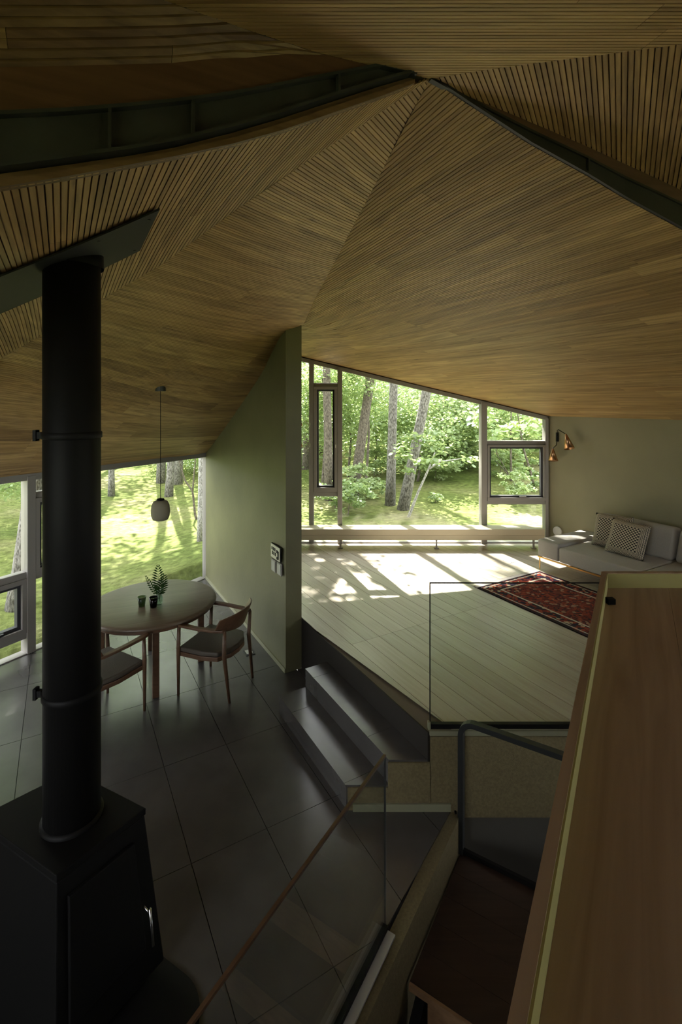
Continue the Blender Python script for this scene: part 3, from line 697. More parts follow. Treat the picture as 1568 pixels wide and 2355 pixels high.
# rounded hearth plate
hp_ = []
c_ = [fl(376,2212,0), fl(460,2330,0)]
rr = .12; e1 = fl(385,2210,.012); far_ = Vector((-.62,2.0,0))
def roundrect(pts, r, n=6):
    out = []; m = len(pts)
    for i in range(m):
        p = pts[i]; a = (pts[i-1]-p).normalized(); b = (pts[(i+1)%m]-p).normalized()
        for k in range(n+1):
            t = k/n; p0 = p+a*r; p1 = p+b*r
            out.append(p0*(1-t)**2+p*2*t*(1-t)+p1*t*t)
    return out
HR0 = fl(380,2207,.012); dirR = Vector((.62,-.78,0)).normalized(); 
corn = [fl(300,2140,.012), fl(462,2268,.012), fl(452,2480,.012), Vector((-1.3,1.1,0)), Vector((-2.2,1.6,0)), Vector((-1.9,2.5,0))]
corn = [Vector((p.x,p.y,0)) for p in corn]
rl_(MB().prism(roundrect(corn,.10), .0, .012).build('floor_plate', M_black, st))
flz = T3(FXY.x, FXY.y)
fu = empty('stove_flue', (FXY.x,FXY.y,.836)); tag(fu, 'tall black round stove flue rising through the ceiling', 'flue')
R = 134/F*2.25/2*.885
rel(MB().lathe([(R,.836),(R,flz+.25)], FXY, 48).build('pipe', M_black, fu, smooth=False), fu)
for pg in fu.children[0].data.polygons: pg.use_smooth = len(pg.vertices) == 4
for y in (1005, 1626):
    z = H+(HY-y)/F*2.12; bd = rel(MB().lathe([(R,z-.016),(R+.006,z-.012),(R+.006,z+.012),(R,z+.016)], FXY, 48, cap=False).build('clamp_band', M_black, fu, smooth=True), fu)
    MB().box((FXY.x-R-.02,FXY.y-.03,z),(.035,.02,.03)).box((FXY.x-R-.03,FXY.y-.03,z),(.014,.03,.05)).build('clamp_bolt', M_black, bd)
    for c in bd.children: c.location = -(fu.location)*0
rel(MB().lathe([(R+.012,.836),(R+.012,.85),(R,.855)], FXY, 40, cap=False).build('collar', M_black, fu, smooth=True), fu)
# plate on the ceiling slope: find slope points under given pixels
def onT(x, y, T, Y0=.8, Y1=6):
    g = lambda Y: px(x,y,Y).z-T(px(x,y,Y).x, Y)
    a = Y0
    for i in range(400):
        b = Y0+(Y1-Y0)*(i+1)/400
        if g(a)*g(b) <= 0:
            for _ in range(30):
                c = (a+b)/2
                if g(a)*g(c) <= 0: b = c
                else: a = c
            return px(x,y,a)
        a = b
    return px(x,y,2.2)
pa = onT(367,472,T3); pb = onT(322,568,T3); pc_ = onT(20,706,T3); pd_ = onT(20,619,T3)
pc_ = pb+(pc_-pb)*1.25; pd_ = pa+(pd_-pa)*1.25
dz = Vector((0,0,-.012)); dz2 = Vector((0,0,-.020))
grid = MB(); nU = 10; vs = []
for k,off in enumerate((-.010,-.019)):
    for i in range(nU+1):
        t = i/nU
        for a_,b_ in ((pa,pd_),(pb,pc_)):
            p = a_+(b_-a_)*t; vs.append((p.x,p.y,T3(p.x,p.y)+off))
q = (nU+1)*2; fs = []
for i in range(nU):
    a = i*2; fs += [(a,a+1,a+3,a+2),(q+a,q+a+2,q+a+3,q+a+1),(a,a+2,q+a+2,q+a),(a+1,q+a+1,q+a+3,a+3)]
fs += [(0,q,q+1,1),(nU*2,nU*2+1,q+nU*2+1,q+nU*2)]
cp = empty('ceiling_plate', (FXY.x,FXY.y,flz-.02)); tag(cp, 'charcoal steel plate where the flue passes the ribbed ceiling', 'plate')
rel(grid.add(vs,fs).build('plate', M_plate, cp), cp)
for u,v in ((.04,.12),(.04,.88),(.3,.1),(.3,.9)):
    p = (pa*(1-u)+pd_*u)*(1-v)+(pb*(1-u)+pc_*u)*v
    rel(MB().lathe([(.006,-.003),(.006,.003)], (p.x,p.y,T3(p.x,p.y)-.021), 8).build('screw', M_steel, cp), cp)
rel(MB().lathe([(R+.012,-.03),(R+.012,.05),(R+.001,.05),(R+.001,-.03)], (FXY.x,FXY.y,flz), 36, cap=False).build('ring', M_black, cp, smooth=True), cp)

# ------------------------------------------------------------------ dining table and chairs
TC = Vector((-1.93, 4.98, 0)); TR = .63
tb = empty('dining_table', TC); tag(tb, 'round wooden dining table with thick rounded edge on four square legs', 'table')
prof = [(.02,.720),(TR-.04,.720),(TR-.012,.714),(TR,.700),(TR-.004,.688),(TR-.03,.680),(.02,.680)]
MB().lathe(prof, (0,0,0), 72).build('tabletop', M_table, tb, smooth=True)
MB().lathe([(TR-.05,.640),(TR-.035,.650),(TR-.035,.679),(.3,.679),(.3,.640)], (0,0,0), 64, cap=False).build('apron', M_chair, tb)
for a in range(4):
    an = math.radians(a*90-66); x,y = .475*math.cos(an), .475*math.sin(an)
    MB().box((x,y,.34),(.062,.062,.68), Matrix.Rotation(an,3,'Z')).build('leg', M_chair, tb, bevel=.008)
def chair(loc, ang, label):
    c = empty('dining_chair', loc, ang); tag(c, label, 'chair')          # local +x faces the table
    for s in (-1,1):
        MB().tube([(.245,.265*s,0),(.245,.265*s,.45),(.235,.268*s,.655)], [.012,.019,.016], 10).build('leg', M_chair, c, smooth=True)
        MB().tube([(-.275,.215*s,0),(-.225,.225*s,.42),(-.235,.235*s,.66)], [.012,.020,.016], 10).build('leg', M_chair, c, smooth=True)
        m = MB(); pr = []
        P_ = [(.30,.262*s,.668,.012),(.22,.27*s,.668,.030),(.05,.277*s,.664,.024),(-.15,.262*s,.660,.024),(-.235,.235*s,.66,.022)]
        vs = []
        for x,y,z,h in P_: vs += [(x,y-h,z-.012),(x,y+h,z-.012),(x,y+h,z+.012),(x,y-h,z+.012)]
        m.add(vs, [(i*4+j,i*4+(j+1)%4,i*4+4+(j+1)%4,i*4+4+j) for i in range(4) for j in range(4)]+[(0,1,2,3),(19,18,17,16)])
        m.build('armrest', M_chair, c, bevel=.006)
    seat = []; n = 7; m = MB()
    def so_(x,y): return (x,y)
    out = [(.25,-.25),(.25,.25),(.0,.262),(-.16,.235),(-.235,.12),(-.25,0),(-.235,-.12),(-.16,-.235),(.0,-.262)]
    m.prism(out, [.405]*9, [.405+.045]*9); m.build('seat', M_seat, c, bevel=.014, seg=3)
    MB().prism([(x*1.01,y*1.01) for x,y in out], .365, .405).build('seat_frame', M_chair, c, bevel=.005)
    bk = MB(); vs = []; K_ = 12
    for i in range(K_+1):
        t = -1+2*i/K_; y = .272*t; x = -.285+.115*t*t; top_ = .80-.03*t*t; bo = .615+.035*t*t
        for dx in (0,-.017): vs += [(x+dx+.03,y,bo),(x+dx-.035,y*1.03,top_)]
    fs = []
    for i in range(K_):
        a = i*4; fs += [(a,a+1,a+5,a+4),(a+2,a+6,a+7,a+3),(a+1,a+3,a+7,a+5),(a,a+4,a+6,a+2)]
    fs += [(0,2,3,1),(K_*4,K_*4+1,K_*4+3,K_*4+2)]
    bk.add(vs,fs).build('backrest', M_chair, c, smooth=True, bevel=.004)
    return c
chair(Vector((-1.215,4.74,0)), math.atan2(.32,-.95), 'wooden armchair with taupe seat between the round table and the green wall')
chair(Vector((-2.11,4.26,0)), math.atan2(.86,.50), 'wooden armchair with taupe seat half hidden behind the stove flue')
# things on the table
def offp(x, y): return fl(x, y, .72)
p = offp(366,1390); va = empty('fern_vase', p); tag(va, 'small clear glass vase holding green fern fronds on the table', 'vase')
M_vglass = glass('vase_glass', (.80,.88,.84), edge=1.5); M_dglass = glass('smoked_glass', (.10,.11,.13), edge=1.5); M_gglass = glass('green_glass', (.42,.50,.38), edge=1.5)
MB().lathe([(.026,0),(.034,.02),(.036,.07),(.022,.11),(.020,.14),(.023,.15),(.020,.15),(.018,.14),(.031,.07),(.028,.02),(.02,.012)], (0,0,0), 24).build('vase', M_vglass, va, smooth=True)
M_fern = plain('fern_leaf', (.022,.055,.012), .8, spec=.1)
def frond(base, tip, wd, par, n=15):
    base = Vector(base); tip = Vector(tip); stem = []; m = MB(); ax = tip-base
    side = ax.cross(Vector((.25,-1,.1))).normalized(); up = side.cross(ax).normalized()
    for i in range(n+1):
        t = i/n; stem.append(base+ax*t-up*.03*t*t)
    m.tube(stem, [.0022-.0016*i/n for i in range(n+1)], 5)
    for i in range(3,n):
        t = i/n; L_ = wd*math.sin(math.pi*min(1,(t-.1)/.9)**.75)**.8
        for s in (-1,1):
            b_ = stem[i]; e_ = b_+side*s*L_+ax.normalized()*L_*.45-up*.004
            w_ = ax.normalized()*.010
            mdp = (b_+e_)/2
            m.add([b_-w_*.5, mdp-w_+up*.002, e_, mdp+w_+up*.002], [(0,1,2,3)])
    m.build('frond', M_fern, par)
frond((0,0,.03),(-.015,0,.40),.075,va); frond((0,0,.05),(-.16,.02,.29),.03,va,12); frond((0,0,.04),(.05,.02,.30),.06,va,12); frond((0,0,.05),(.02,-.03,.25),.06,va,11)
def cup(x, y, mat, r0, r1, h, label):
    p = offp(x,y); e = MB().lathe([(r0,0),(r1,h),(r1-.003,h),(r0-.003,.008),(.004,.008)], (0,0,0), 24).build('drinking_glass', mat, None, smooth=True); e.location = p
    tag(e, label, 'glass')
cup(326,1394,M_gglass,.030,.042,.095,'small greenish tumbler on the round table'); cup(353,1396,M_dglass,.032,.043,.10,'dark smoked tumbler in front of the fern vase')
# pendant
PL = px(369,1197,4.97); pz = T2(PL.x,PL.y)
pe = empty('pendant_lamp', (PL.x,PL.y,PL.z)); tag(pe, 'opal rounded-square pendant lamp hanging on a black cord over the table', 'lamp')
MB().lathe([(.045,0),(.075,.012),(.090,.05),(.094,.10),(.088,.155),(.070,.195),(.040,.208)], (0,0,0), 40).build('lamp_shade', M_shade, pe, smooth=True)
MB().lathe([(.04,.206),(.036,.222),(.012,.228)], (0,0,0), 24).build('cap', M_black, pe)
MB().tube([(0,0,.22),(0,0,pz-PL.z)], .0035, 6).build('cord', M_black, pe)
MB().lathe([(.052,pz-PL.z-.022),(.052,pz-PL.z+.03)], (0,0,0), 24).build('ceiling_canopy', M_steel, pe)

# ------------------------------------------------------------------ wall switches, outlets, bulb lamp
angw = math.atan2(U1.y,U1.x); RW = Matrix.Rotation(angw,3,'Z')
def onwall(x, y):                            # left face of the green wall
    r = (x-CX)/F; t = (r*A.y-A.x)/(U1.x-r*U1.y); return px(x, y, A.y+U1.y*t)
sp = empty('control_panel', onwall(637,1270)); tag(sp, 'pale switch panel with black dots and buttons on the green wall', 'switch panel')
a_ = onwall(626,1262); b_ = onwall(651,1280); wd = (b_-a_).xy.length; hh = .155
def wbox(par, u, z, w_, h_, d_, mat, name, off=0, bevel=0):
    c = U1*u-N1*(d_/2+off); return MB().box((c.x,c.y,z),(w_,d_,h_),RW).build(name, mat, par, bevel=bevel)
M_pan = plain('pale_panel', (.58,.58,.44), .5)
wbox(sp,0,.0,.25,.15,.014,M_black,'backing'); wbox(sp,-.004,0,.238,.14,.006,M_pan,'face_plate',.0145)
for i in range(3):
    for zz,hh_ in ((.028,.034),(-.018,.036)): wbox(sp,-.085+.04*i+(.012 if zz < 0 else 0),zz,.022,hh_,.004,M_black,'button',.021,.002)
wbox(sp,.052,.022,.03,.03,.004,M_black,'dial',.021); wbox(sp,.08,-.01,.028,.085,.004,M_black,'slider',.021); wbox(sp,.055,-.045,.03,.025,.004,M_black,'button',.021)
for k,x in enumerate((631,644)):
    e = empty('switch_plate', onwall(x,1300+k*8)); tag(e, ('pale square switch plate below the control panel, nearer the window','pale square switch plate below the control panel, nearer the wall end')[k], 'switch')
    wbox(e,0,0,.115,.125,.012,M_frame,'frame'); wbox(e,0,0,.095,.105,.004,plain('switch_face',(.42,.43,.38),.25),'rocker',.0125)
fo_ = fl(572,1501,0); e = empty('floor_outlet', fo_, angw); tag(e, 'open metal floor outlet set in the tiles beside the green wall', 'outlet')
MB().box((0,0,.004),(.13,.10,.008)).build('flange', M_gasket, e); MB().box((0,.0,.010),(.09,.07,.004)).build('lid', M_chrome, e)
fo_ = fl(1170,1291,HP); e = empty('floor_outlet', fo_, angw); tag(e, 'flat pale floor outlet in the oak planks by the sofa', 'outlet')
MB().box((0,0,.003),(.13,.11,.006)).build('flange', M_white, e); MB().box((0,0,.008),(.09,.08,.003)).build('lid', plain('pale_grey',(.55,.55,.55),.4), e)
for k,y in enumerate((976,1024)):            # globe bulbs on the platform side of the green wall
    p = WER+U1*-.10; p.z = H+(HY-y)/F*5.15
    e = empty('wall_bulb', p, math.atan2(N1.y,N1.x)); tag(e, ('clear globe bulb in a copper socket on the wall edge, upper one','clear globe bulb in a copper socket on the wall edge, lower one')[k], 'lamp')
    q = MB().lathe([(.022,0),(.022,.035),(.017,.05)], (0,0,0), 20).build('socket', M_copper, e, smooth=True); q.rotation_euler = (0,math.pi/2,0)
    n = 14; q = MB().lathe([(.047*math.sin(math.pi*(i+.12)/(n+.24)), -.047*math.cos(math.pi*(i+.12)/(n+.24))) for i in range(n+1)], (.098,0,0), 24).build('globe', glass('bulb_glass',(.97,.97,.92),edge=1.35), e, smooth=True)

# ------------------------------------------------------------------ sofa
SO = Vector((2.63,6.49,HP)); sf = empty('sofa', SO, angw); tag(sf, 'long light grey sofa on a thin brass frame against the olive wall', 'sofa')
# local: x along U1 (length), y along N1 (towards wall)
SL, SD = 2.9, .98
def sbox(name, x0,x1,y0,y1,z0,z1,mat=M_sofa,bevel=.035,par=sf,seg=4):
    o = MB().box(((x0+x1)/2,(y0+y1)/2,(z0+z1)/2),(x1-x0,y1-y0,z1-z0)).build(name,mat,par,bevel=bevel,seg=seg,smooth=True); return o
sbox('arm',0,.31,0,SD,.178,.402,bevel=.022)
sbox('seat_cushion',.315,1.33,0,SD,.178,.365,bevel=.025); sbox('seat_cushion',1.335,SL,0,SD,.178,.365,bevel=.025)
def bcush(x0,x1):
    m = MB(); y0,y1 = .72,.95
    m.add([(x0,y0-.06,.36),(x1,y0-.06,.36),(x1,y1,.36),(x0,y1,.36),(x0+.01,y0+.06,.74),(x1-.01,y0+.06,.74),(x1-.01,y1,.72),(x0+.01,y1,.72)], [(0,3,2,1),(4,5,6,7),(0,1,5,4),(1,2,6,5),(2,3,7,6),(3,0,4,7)])
    m.build('back_cushion', M_sofa, sf, bevel=.05, seg=4, smooth=True)
bcush(.36,1.33); bcush(1.345,2.3)
fr_ = MB().bar((0.0,.012,.166),(SL,.012,.166),.022,.016).bar((0,SD-.05,.166),(SL,SD-.05,.166),.022,.016).bar((.012,0,.166),(.012,SD-.04,.166),.022,.016).build('frame', M_brass, sf)
for x in (.02, 1.4, SL-.02):
    for y in (.02, SD-.06): MB().tube([(x,y,0),(x,y,.165)],[.007,.010],8).build('leg', M_brass, sf)
def pillow_mat(name, base, dark, red):
    m, nt, b = newmat(name); N = nt.nodes; L = nt.links
    tc = N.new('ShaderNodeTexCoord'); sx = N.new('ShaderNodeSeparateXYZ'); L.new(tc.outputs['Generated'], sx.inputs[0])
    def M(op,a,b_=None,v=None):
        n = N.new('ShaderNodeMath'); n.operation = op
        for i,q in enumerate((a,b_)):
            if q is None: continue
            if isinstance(q,(int,float)): n.inputs[i].default_value = q
            else: L.new(q, n.inputs[i])
        return n.outputs[0]
    u, v = sx.outputs[0], sx.outputs[2]
    du = M('ABSOLUTE',M('SUBTRACT',u,.5)); dv = M('ABSOLUTE',M('SUBTRACT',v,.5)); mxx = M('MAXIMUM',du,dv); mnn = M('MINIMUM',du,dv)
    a = M('ADD',u,v); s = M('SUBTRACT',u,v)
    ch = N.new('ShaderNodeTexChecker'); ch.inputs['Scale'].default_value = 24
    cbx = N.new('ShaderNodeCombineXYZ'); L.new(u,cbx.inputs[0]); L.new(v,cbx.inputs[1]); cbx.inputs[2].default_value = .01
    L.new(cbx.outputs[0], ch.inputs['Vector']); ch.inputs['Color1'].default_value = (*dark,1); ch.inputs['Color2'].default_value = (*base,1)
    # zig-zag border
    zig = M('ADD',M('MULTIPLY',mxx,34),M('PINGPONG',M('MULTIPLY',mnn,22),.5)); zz = M('GREATER_THAN',M('FRACT',zig),.55)
    mb = N.new('ShaderNodeMix'); mb.data_type = 'RGBA'; L.new(zz, mb.inputs[0]); mb.inputs[6].default_value = (*base,1); mb.inputs[7].default_value = (*dark,1)
    inn = M('LESS_THAN',mxx,.34)
    mc = N.new('ShaderNodeMix'); mc.data_type = 'RGBA'; L.new(inn, mc.inputs[0]); L.new(mb.outputs[2], mc.inputs[6]); L.new(ch.outputs[0], mc.inputs[7])
    L.new(mc.outputs[2], b.inputs['Base Color']); b.inputs['Roughness'].default_value = .95
    return m
MP = pillow_mat('woven_pillow', (.48,.42,.31), (.018,.018,.02), None)
def pillow(loc, rz, tilt, roll, label, w_=.47, h_=.43):
    n = 14; m = MB(); vs = []
    for sgn in (-1,1):
        for i in range(n+1):
            for j in range(n+1):
                u = -1+2*i/n; v = -1+2*j/n
                t = .075*((1-u**4)*(1-v**4))**.6
                pin = 1-.05*(1-u*u) if abs(v) > .99 else 1
                vs.append((u*w_/2*(1-.05*(1-v*v)*abs(u)), sgn*t, v*h_/2*(1-.05*(1-u*u)*abs(v))))
    q = (n+1)**2; fs = []
    for i in range(n):
        for j in range(n):
            a = i*(n+1)+j; fs.append((a,a+1,a+n+2,a+n+1)); fs.append((q+a,q+a+n+1,q+a+n+2,q+a+1))
    m.add(vs,fs); o = m.build('throw_pillow', MP, None, smooth=True)
    bm = bmesh.new(); bm.from_mesh(o.data); bmesh.ops.remove_doubles(bm, verts=bm.verts, dist=.0008); bm.to_mesh(o.data); bm.free()
    for p in o.data.polygons: p.use_smooth = True
    o.location = loc; o.rotation_euler = (Matrix.Rotation(rz,3,'Z')@Matrix.Rotation(tilt,3,'X')@Matrix.Rotation(roll,3,'Y')).to_euler()
    tag(o, label, 'pillow'); return o
def sloc(x,y,z): 
    p = SO+U1*x+N1*y; return Vector((p.x,p.y,HP+z))
pillow(sloc(.66,.60,.575), angw+.10, -.40, -.05, 'checked black and cream throw pillow tucked behind another one on the sofa')
pillow(sloc(.93,.46,.565), angw+.02, -.42, .03, 'checked black and cream throw pillow leaning in front on the sofa')
# double cone wall lamp
def onR(x, y, off=0):                        # on sofa wall plane
    r = (x-CX)/F; c = CR-N1*off; t = (r*c.y-c.x)/(U1.x-r*U1.y); return px(x, y, c.y+U1.y*t)
b0_ = onR(1281,1005,.02); wlmp = empty('wall_lamp', b0_); tag(wlmp, 'black wall lamp with two brass cone shades on bent arms', 'lamp')
MB().box((0,0,0),(.03,.03,.14),RW).build('wall_plate', M_black, wlmp)
def wl(x,y,off): return onR(x,y,off)-b0_
MB().tube([wl(1281,1003,.03),wl(1281,990,.05),wl(1284,988,.07),wl(1300,998,.14),wl(1301,1000,.15)],.006,8).build('arm', M_black, wlmp)
MB().tube([wl(1280,1015,.03),wl(1279,1024,.05),wl(1271,1031,.12),wl(1271,1034,.13)],.006,8).build('arm', M_black, wlmp)
def cone(topx,topy,bx,by,off,R_):
    a = wl(topx,topy,off); b = wl(bx,by,off+.03); d = (b-a)
    o = MB().lathe([(.012,0),(R_,d.length),(R_-.004,d.length),(.008,.008)],(0,0,0),28,cap=False).build('lamp_shade', M_copper, wlmp, smooth=True)
    o.location = a; o.rotation_euler = d.to_track_quat('Z','Y').to_euler()
cone(1301,998,1309,1032,.15,.075); cone(1271,1032,1272,1060,.13,.072)
# round white disc on the wall
dw = onR(1282,1222,.012); o = MB().lathe([(.075,0),(.075,.02),(.06,.026),(.058,.020),(.01,.018)],(0,0,0),36).build('wall_disc', M_white, None, smooth=True)
o.location = dw+N1*.010; o.rotation_euler = (-N1).to_track_quat('Z','Y').to_euler(); tag(o, 'round white ring-shaped wall fitting behind the sofa arm', 'wall fitting')

# ------------------------------------------------------------------ rug
def rug_mat():
    m, nt, b = newmat('persian_rug'); N = nt.nodes; L = nt.links
    tc = N.new('ShaderNodeTexCoord'); sx = N.new('ShaderNodeSeparateXYZ'); L.new(tc.outputs['Object'], sx.inputs[0])
    def M(op,a,b_=None):
        n = N.new('ShaderNodeMath'); n.operation = op
        for i,q in enumerate((a,b_)):
            if q is None: continue
            if isinstance(q,(int,float)): n.inputs[i].default_value = q
            else: L.new(q, n.inputs[i])
        return n.outputs[0]
    x, y = sx.outputs[0], sx.outputs[1]
    ex = M('MINIMUM',M('SUBTRACT',x,.04),M('SUBTRACT',RLn,x)); ey = M('MINIMUM',y,M('SUBTRACT',RWd,y)); e = M('MINIMUM',ex,ey)
    vo = N.new('ShaderNodeTexVoronoi'); vo.inputs['Scale'].default_value = 30; L.new(tc.outputs['Object'], vo.inputs['Vector'])
    r1 = N.new('ShaderNodeValToRGB'); r1.color_ramp.interpolation = 'CONSTANT'
    cs = [(0,(.02,.015,.03)),(.30,(.28,.055,.03)),(.55,(.16,.025,.02)),(.72,(.03,.02,.03)),(.9,(.45,.36,.25))]
    for i,(p,c) in enumerate(cs):
        el = r1.color_ramp.elements[i] if i < 2 else r1.color_ramp.elements.new(p); el.position = p; el.color = (*c,1)
    sc = N.new('ShaderNodeSeparateColor'); L.new(vo.outputs['Color'], sc.inputs[0]); L.new(sc.outputs[0], r1.inputs[0])
    vo2 = N.new('ShaderNodeTexVoronoi'); vo2.inputs['Scale'].default_value = 11; vo2.feature = 'F1'; L.new(tc.outputs['Object'], vo2.inputs['Vector'])
    r2 = N.new('ShaderNodeValToRGB'); r2.color_ramp.interpolation = 'CONSTANT'
    cs = [(0,(.30,.07,.035)),(.28,(.02,.015,.025)),(.40,(.20,.035,.02)),(.62,(.07,.02,.02)),(.8,(.26,.06,.03))]
    for i,(p,c) in enumerate(cs):
        el = r2.color_ramp.elements[i] if i < 2 else r2.color_ramp.elements.new(p); el.position = p; el.color = (*c,1)
    L.new(M('MULTIPLY',vo2.outputs['Distance'],1.2), r2.inputs[0])
    mixf = N.new('ShaderNodeMix'); mixf.data_type = 'RGBA'; mixf.inputs[0].default_value = .45; L.new(r2.outputs[0],mixf.inputs[6]); L.new(r1.outputs[0],mixf.inputs[7])
    def sel(f, a, bcol):
        mm = N.new('ShaderNodeMix'); mm.data_type = 'RGBA'; L.new(f, mm.inputs[0])
        for k,q in ((6,a),(7,bcol)):
            if isinstance(q,tuple): mm.inputs[k].default_value = (*q,1)
            else: L.new(q, mm.inputs[k])
        return mm.outputs[2]
    def band(lo,hi): return M('MULTIPLY',M('GREATER_THAN',e,lo),M('LESS_THAN',e,hi))
    col = sel(M('LESS_THAN',e,.20), mixf.outputs[2], r1.outputs[0])
    col = sel(band(.19,.212), col, (.55,.50,.40)); col = sel(band(.05,.066), col, (.5,.46,.38)); col = sel(M('LESS_THAN',e,.035), col, (.018,.012,.018))
    col = sel(M('LESS_THAN',x,.05), col, (.42,.40,.37))
    L.new(col, b.inputs['Base Color']); b.inputs['Roughness'].default_value = 1
    b.inputs['Specular IOR Level'].default_value = .1
    return m
R0 = fl(1090,1350,HP); RWd, RLn = 1.13, 2.5
rg = empty('rug', R0, angw); tag(rg, 'dark red patterned oriental rug lying on the pale oak planks', 'rug')
MB().box((RLn/2,RWd/2,.005),(RLn,RWd,.010)).build('pile', rug_mat(), rg)
m = MB()
for i in range(120):
    y = RWd*(i+.5)/120; m.box((-.012,y,.003),(.03,.005,.004))
fg = m.build('fringe', plain('fringe_wool',(.5,.46,.4),1), rg); fg['kind'] = 'stuff'

#EXTERIOR
# ------------------------------------------------------------------ woodland outside
def sst(a, b, x): t = min(1, max(0, (x-a)/(b-a))); return t*t*(3-2*t)
def gz(X, Y):
    r = math.hypot(X, Y); b = -.04+.42*sst(-4.2, -.6, X)*sst(4,7.5,Y)
    z = b+.032*max(0, r-10)+.055*max(0, r-13)*sst(-3, 5, X)
    return z+.05*math.sin(X*.9+1)*math.cos(Y*.7)*sst(9,12,r)+.06*math.sin(X*.37)*math.sin(Y*.43+2)*sst(9,13,r)
def moss():
    m, nt, b = newmat('moss_ground'); N = nt.nodes; L = nt.links
    tc = N.new('ShaderNodeTexCoord')
    n1 = N.new('ShaderNodeTexNoise'); n1.inputs['Scale'].default_value = .55; n1.inputs['Detail'].default_value = 5
    n2 = N.new('ShaderNodeTexNoise'); n2.inputs['Scale'].default_value = 9; n2.inputs['Detail'].default_value = 8
    for n in (n1,n2): L.new(tc.outputs['Object'], n.inputs['Vector'])
    r1 = N.new('ShaderNodeValToRGB'); e = r1.color_ramp.elements; e[0].position = .36; e[0].color = (.095,.125,.035,1); e[1].position = .66; e[1].color = (.20,.195,.10,1)
    k = e.new(.5); k.color = (.135,.16,.052,1)
    L.new(n1.outputs[0], r1.inputs[0])
    r2 = N.new('ShaderNodeValToRGB'); e = r2.color_ramp.elements; e[0].position = .3; e[0].color = (.55,.55,.5,1); e[1].position = .68; e[1].color = (1.15,1.15,1.1,1); L.new(n2.outputs[0], r2.inputs[0])
    mx = N.new('ShaderNodeMix'); mx.data_type = 'RGBA'; mx.blend_type = 'MULTIPLY'; mx.inputs[0].default_value = 1; L.new(r1.outputs[0], mx.inputs[6]); L.new(r2.outputs[0], mx.inputs[7])
    L.new(mx.outputs[2], b.inputs['Base Color']); b.inputs['Roughness'].default_value = 1; b.inputs['Specular IOR Level'].default_value = .1
    bp = N.new('ShaderNodeBump'); bp.inputs['Strength'].default_value = .9; bp.inputs['Distance'].default_value = .06; L.new(n2.outputs[0], bp.inputs['Height']); L.new(bp.outputs[0], b.inputs['Normal'])
    return m
M_moss = moss()
gx = np.r_[np.linspace(-40,-8,18), np.linspace(-7.4,9,56), np.linspace(10,45,18)]; gy = np.r_[np.linspace(-25,3,8), np.linspace(3.6,16,50), np.linspace(17,65,34)]
vs = []; fs = []
inner = [LE, A, Vector((-2.0,YW,0)), CR, RE]
def inside(x, y):                            # keep the ground out of the house
    p = Vector((x,y,0))
    if (p-A).dot(OUTL) > .12 or p.y > YW+.12 or (p-CR).dot(N1) > .12 or y < -1.8 or x < LE.x-.2 or x > RE.x+.2: return False
    return True
for y in gy:
    for x in gx: vs.append((x, y, gz(x,y) if not inside(x,y) else -.35))
nx = len(gx)
for j in range(len(gy)-1):
    for i in range(nx-1):
        a = j*nx+i
        if all(inside(vs[k][0],vs[k][1]) for k in (a,a+1,a+nx,a+nx+1)): continue
        fs.append((a,a+1,a+nx+1,a+nx))
gm = bpy.data.meshes.new('ground'); gm.from_pydata(vs,[],fs); gm.update(); go = link('ground', gm, M_moss, None, True); struct(go, 'mossy green forest floor rising away from the house', 'ground')

def bark(name, c1, c2, sc=1.0):
    m, nt, b = newmat(name); N = nt.nodes; L = nt.links
    tc = N.new('ShaderNodeTexCoord'); mp = N.new('ShaderNodeMapping'); mp.inputs['Scale'].default_value = (20*sc,20*sc,8*sc); L.new(tc.outputs['Object'], mp.inputs[0])
    n1 = N.new('ShaderNodeTexNoise'); n1.inputs['Scale'].default_value = 2.2; n1.inputs['Detail'].default_value = 7; L.new(mp.outputs[0], n1.inputs['Vector'])
    r = N.new('ShaderNodeValToRGB'); r.color_ramp.elements[0].position = .38; r.color_ramp.elements[1].position = .62
    r.color_ramp.elements[0].color = (*c1,1); r.color_ramp.elements[1].color = (*c2,1); L.new(n1.outputs[0], r.inputs[0]); L.new(r.outputs[0], b.inputs['Base Color'])
    b.inputs['Roughness'].default_value = .95
    bp = N.new('ShaderNodeBump'); bp.inputs['Strength'].default_value = 1; bp.inputs['Distance'].default_value = .03; L.new(n1.outputs[0], bp.inputs['Height']); L.new(bp.outputs[0], b.inputs['Normal'])
    return m
M_bark = bark('grey_brown_bark', (.075,.07,.06), (.27,.26,.24)); M_pale = bark('pale_grey_bark', (.22,.21,.20), (.55,.54,.52), 1.4); M_darkb = bark('dark_bark', (.06,.05,.04), (.18,.155,.12))
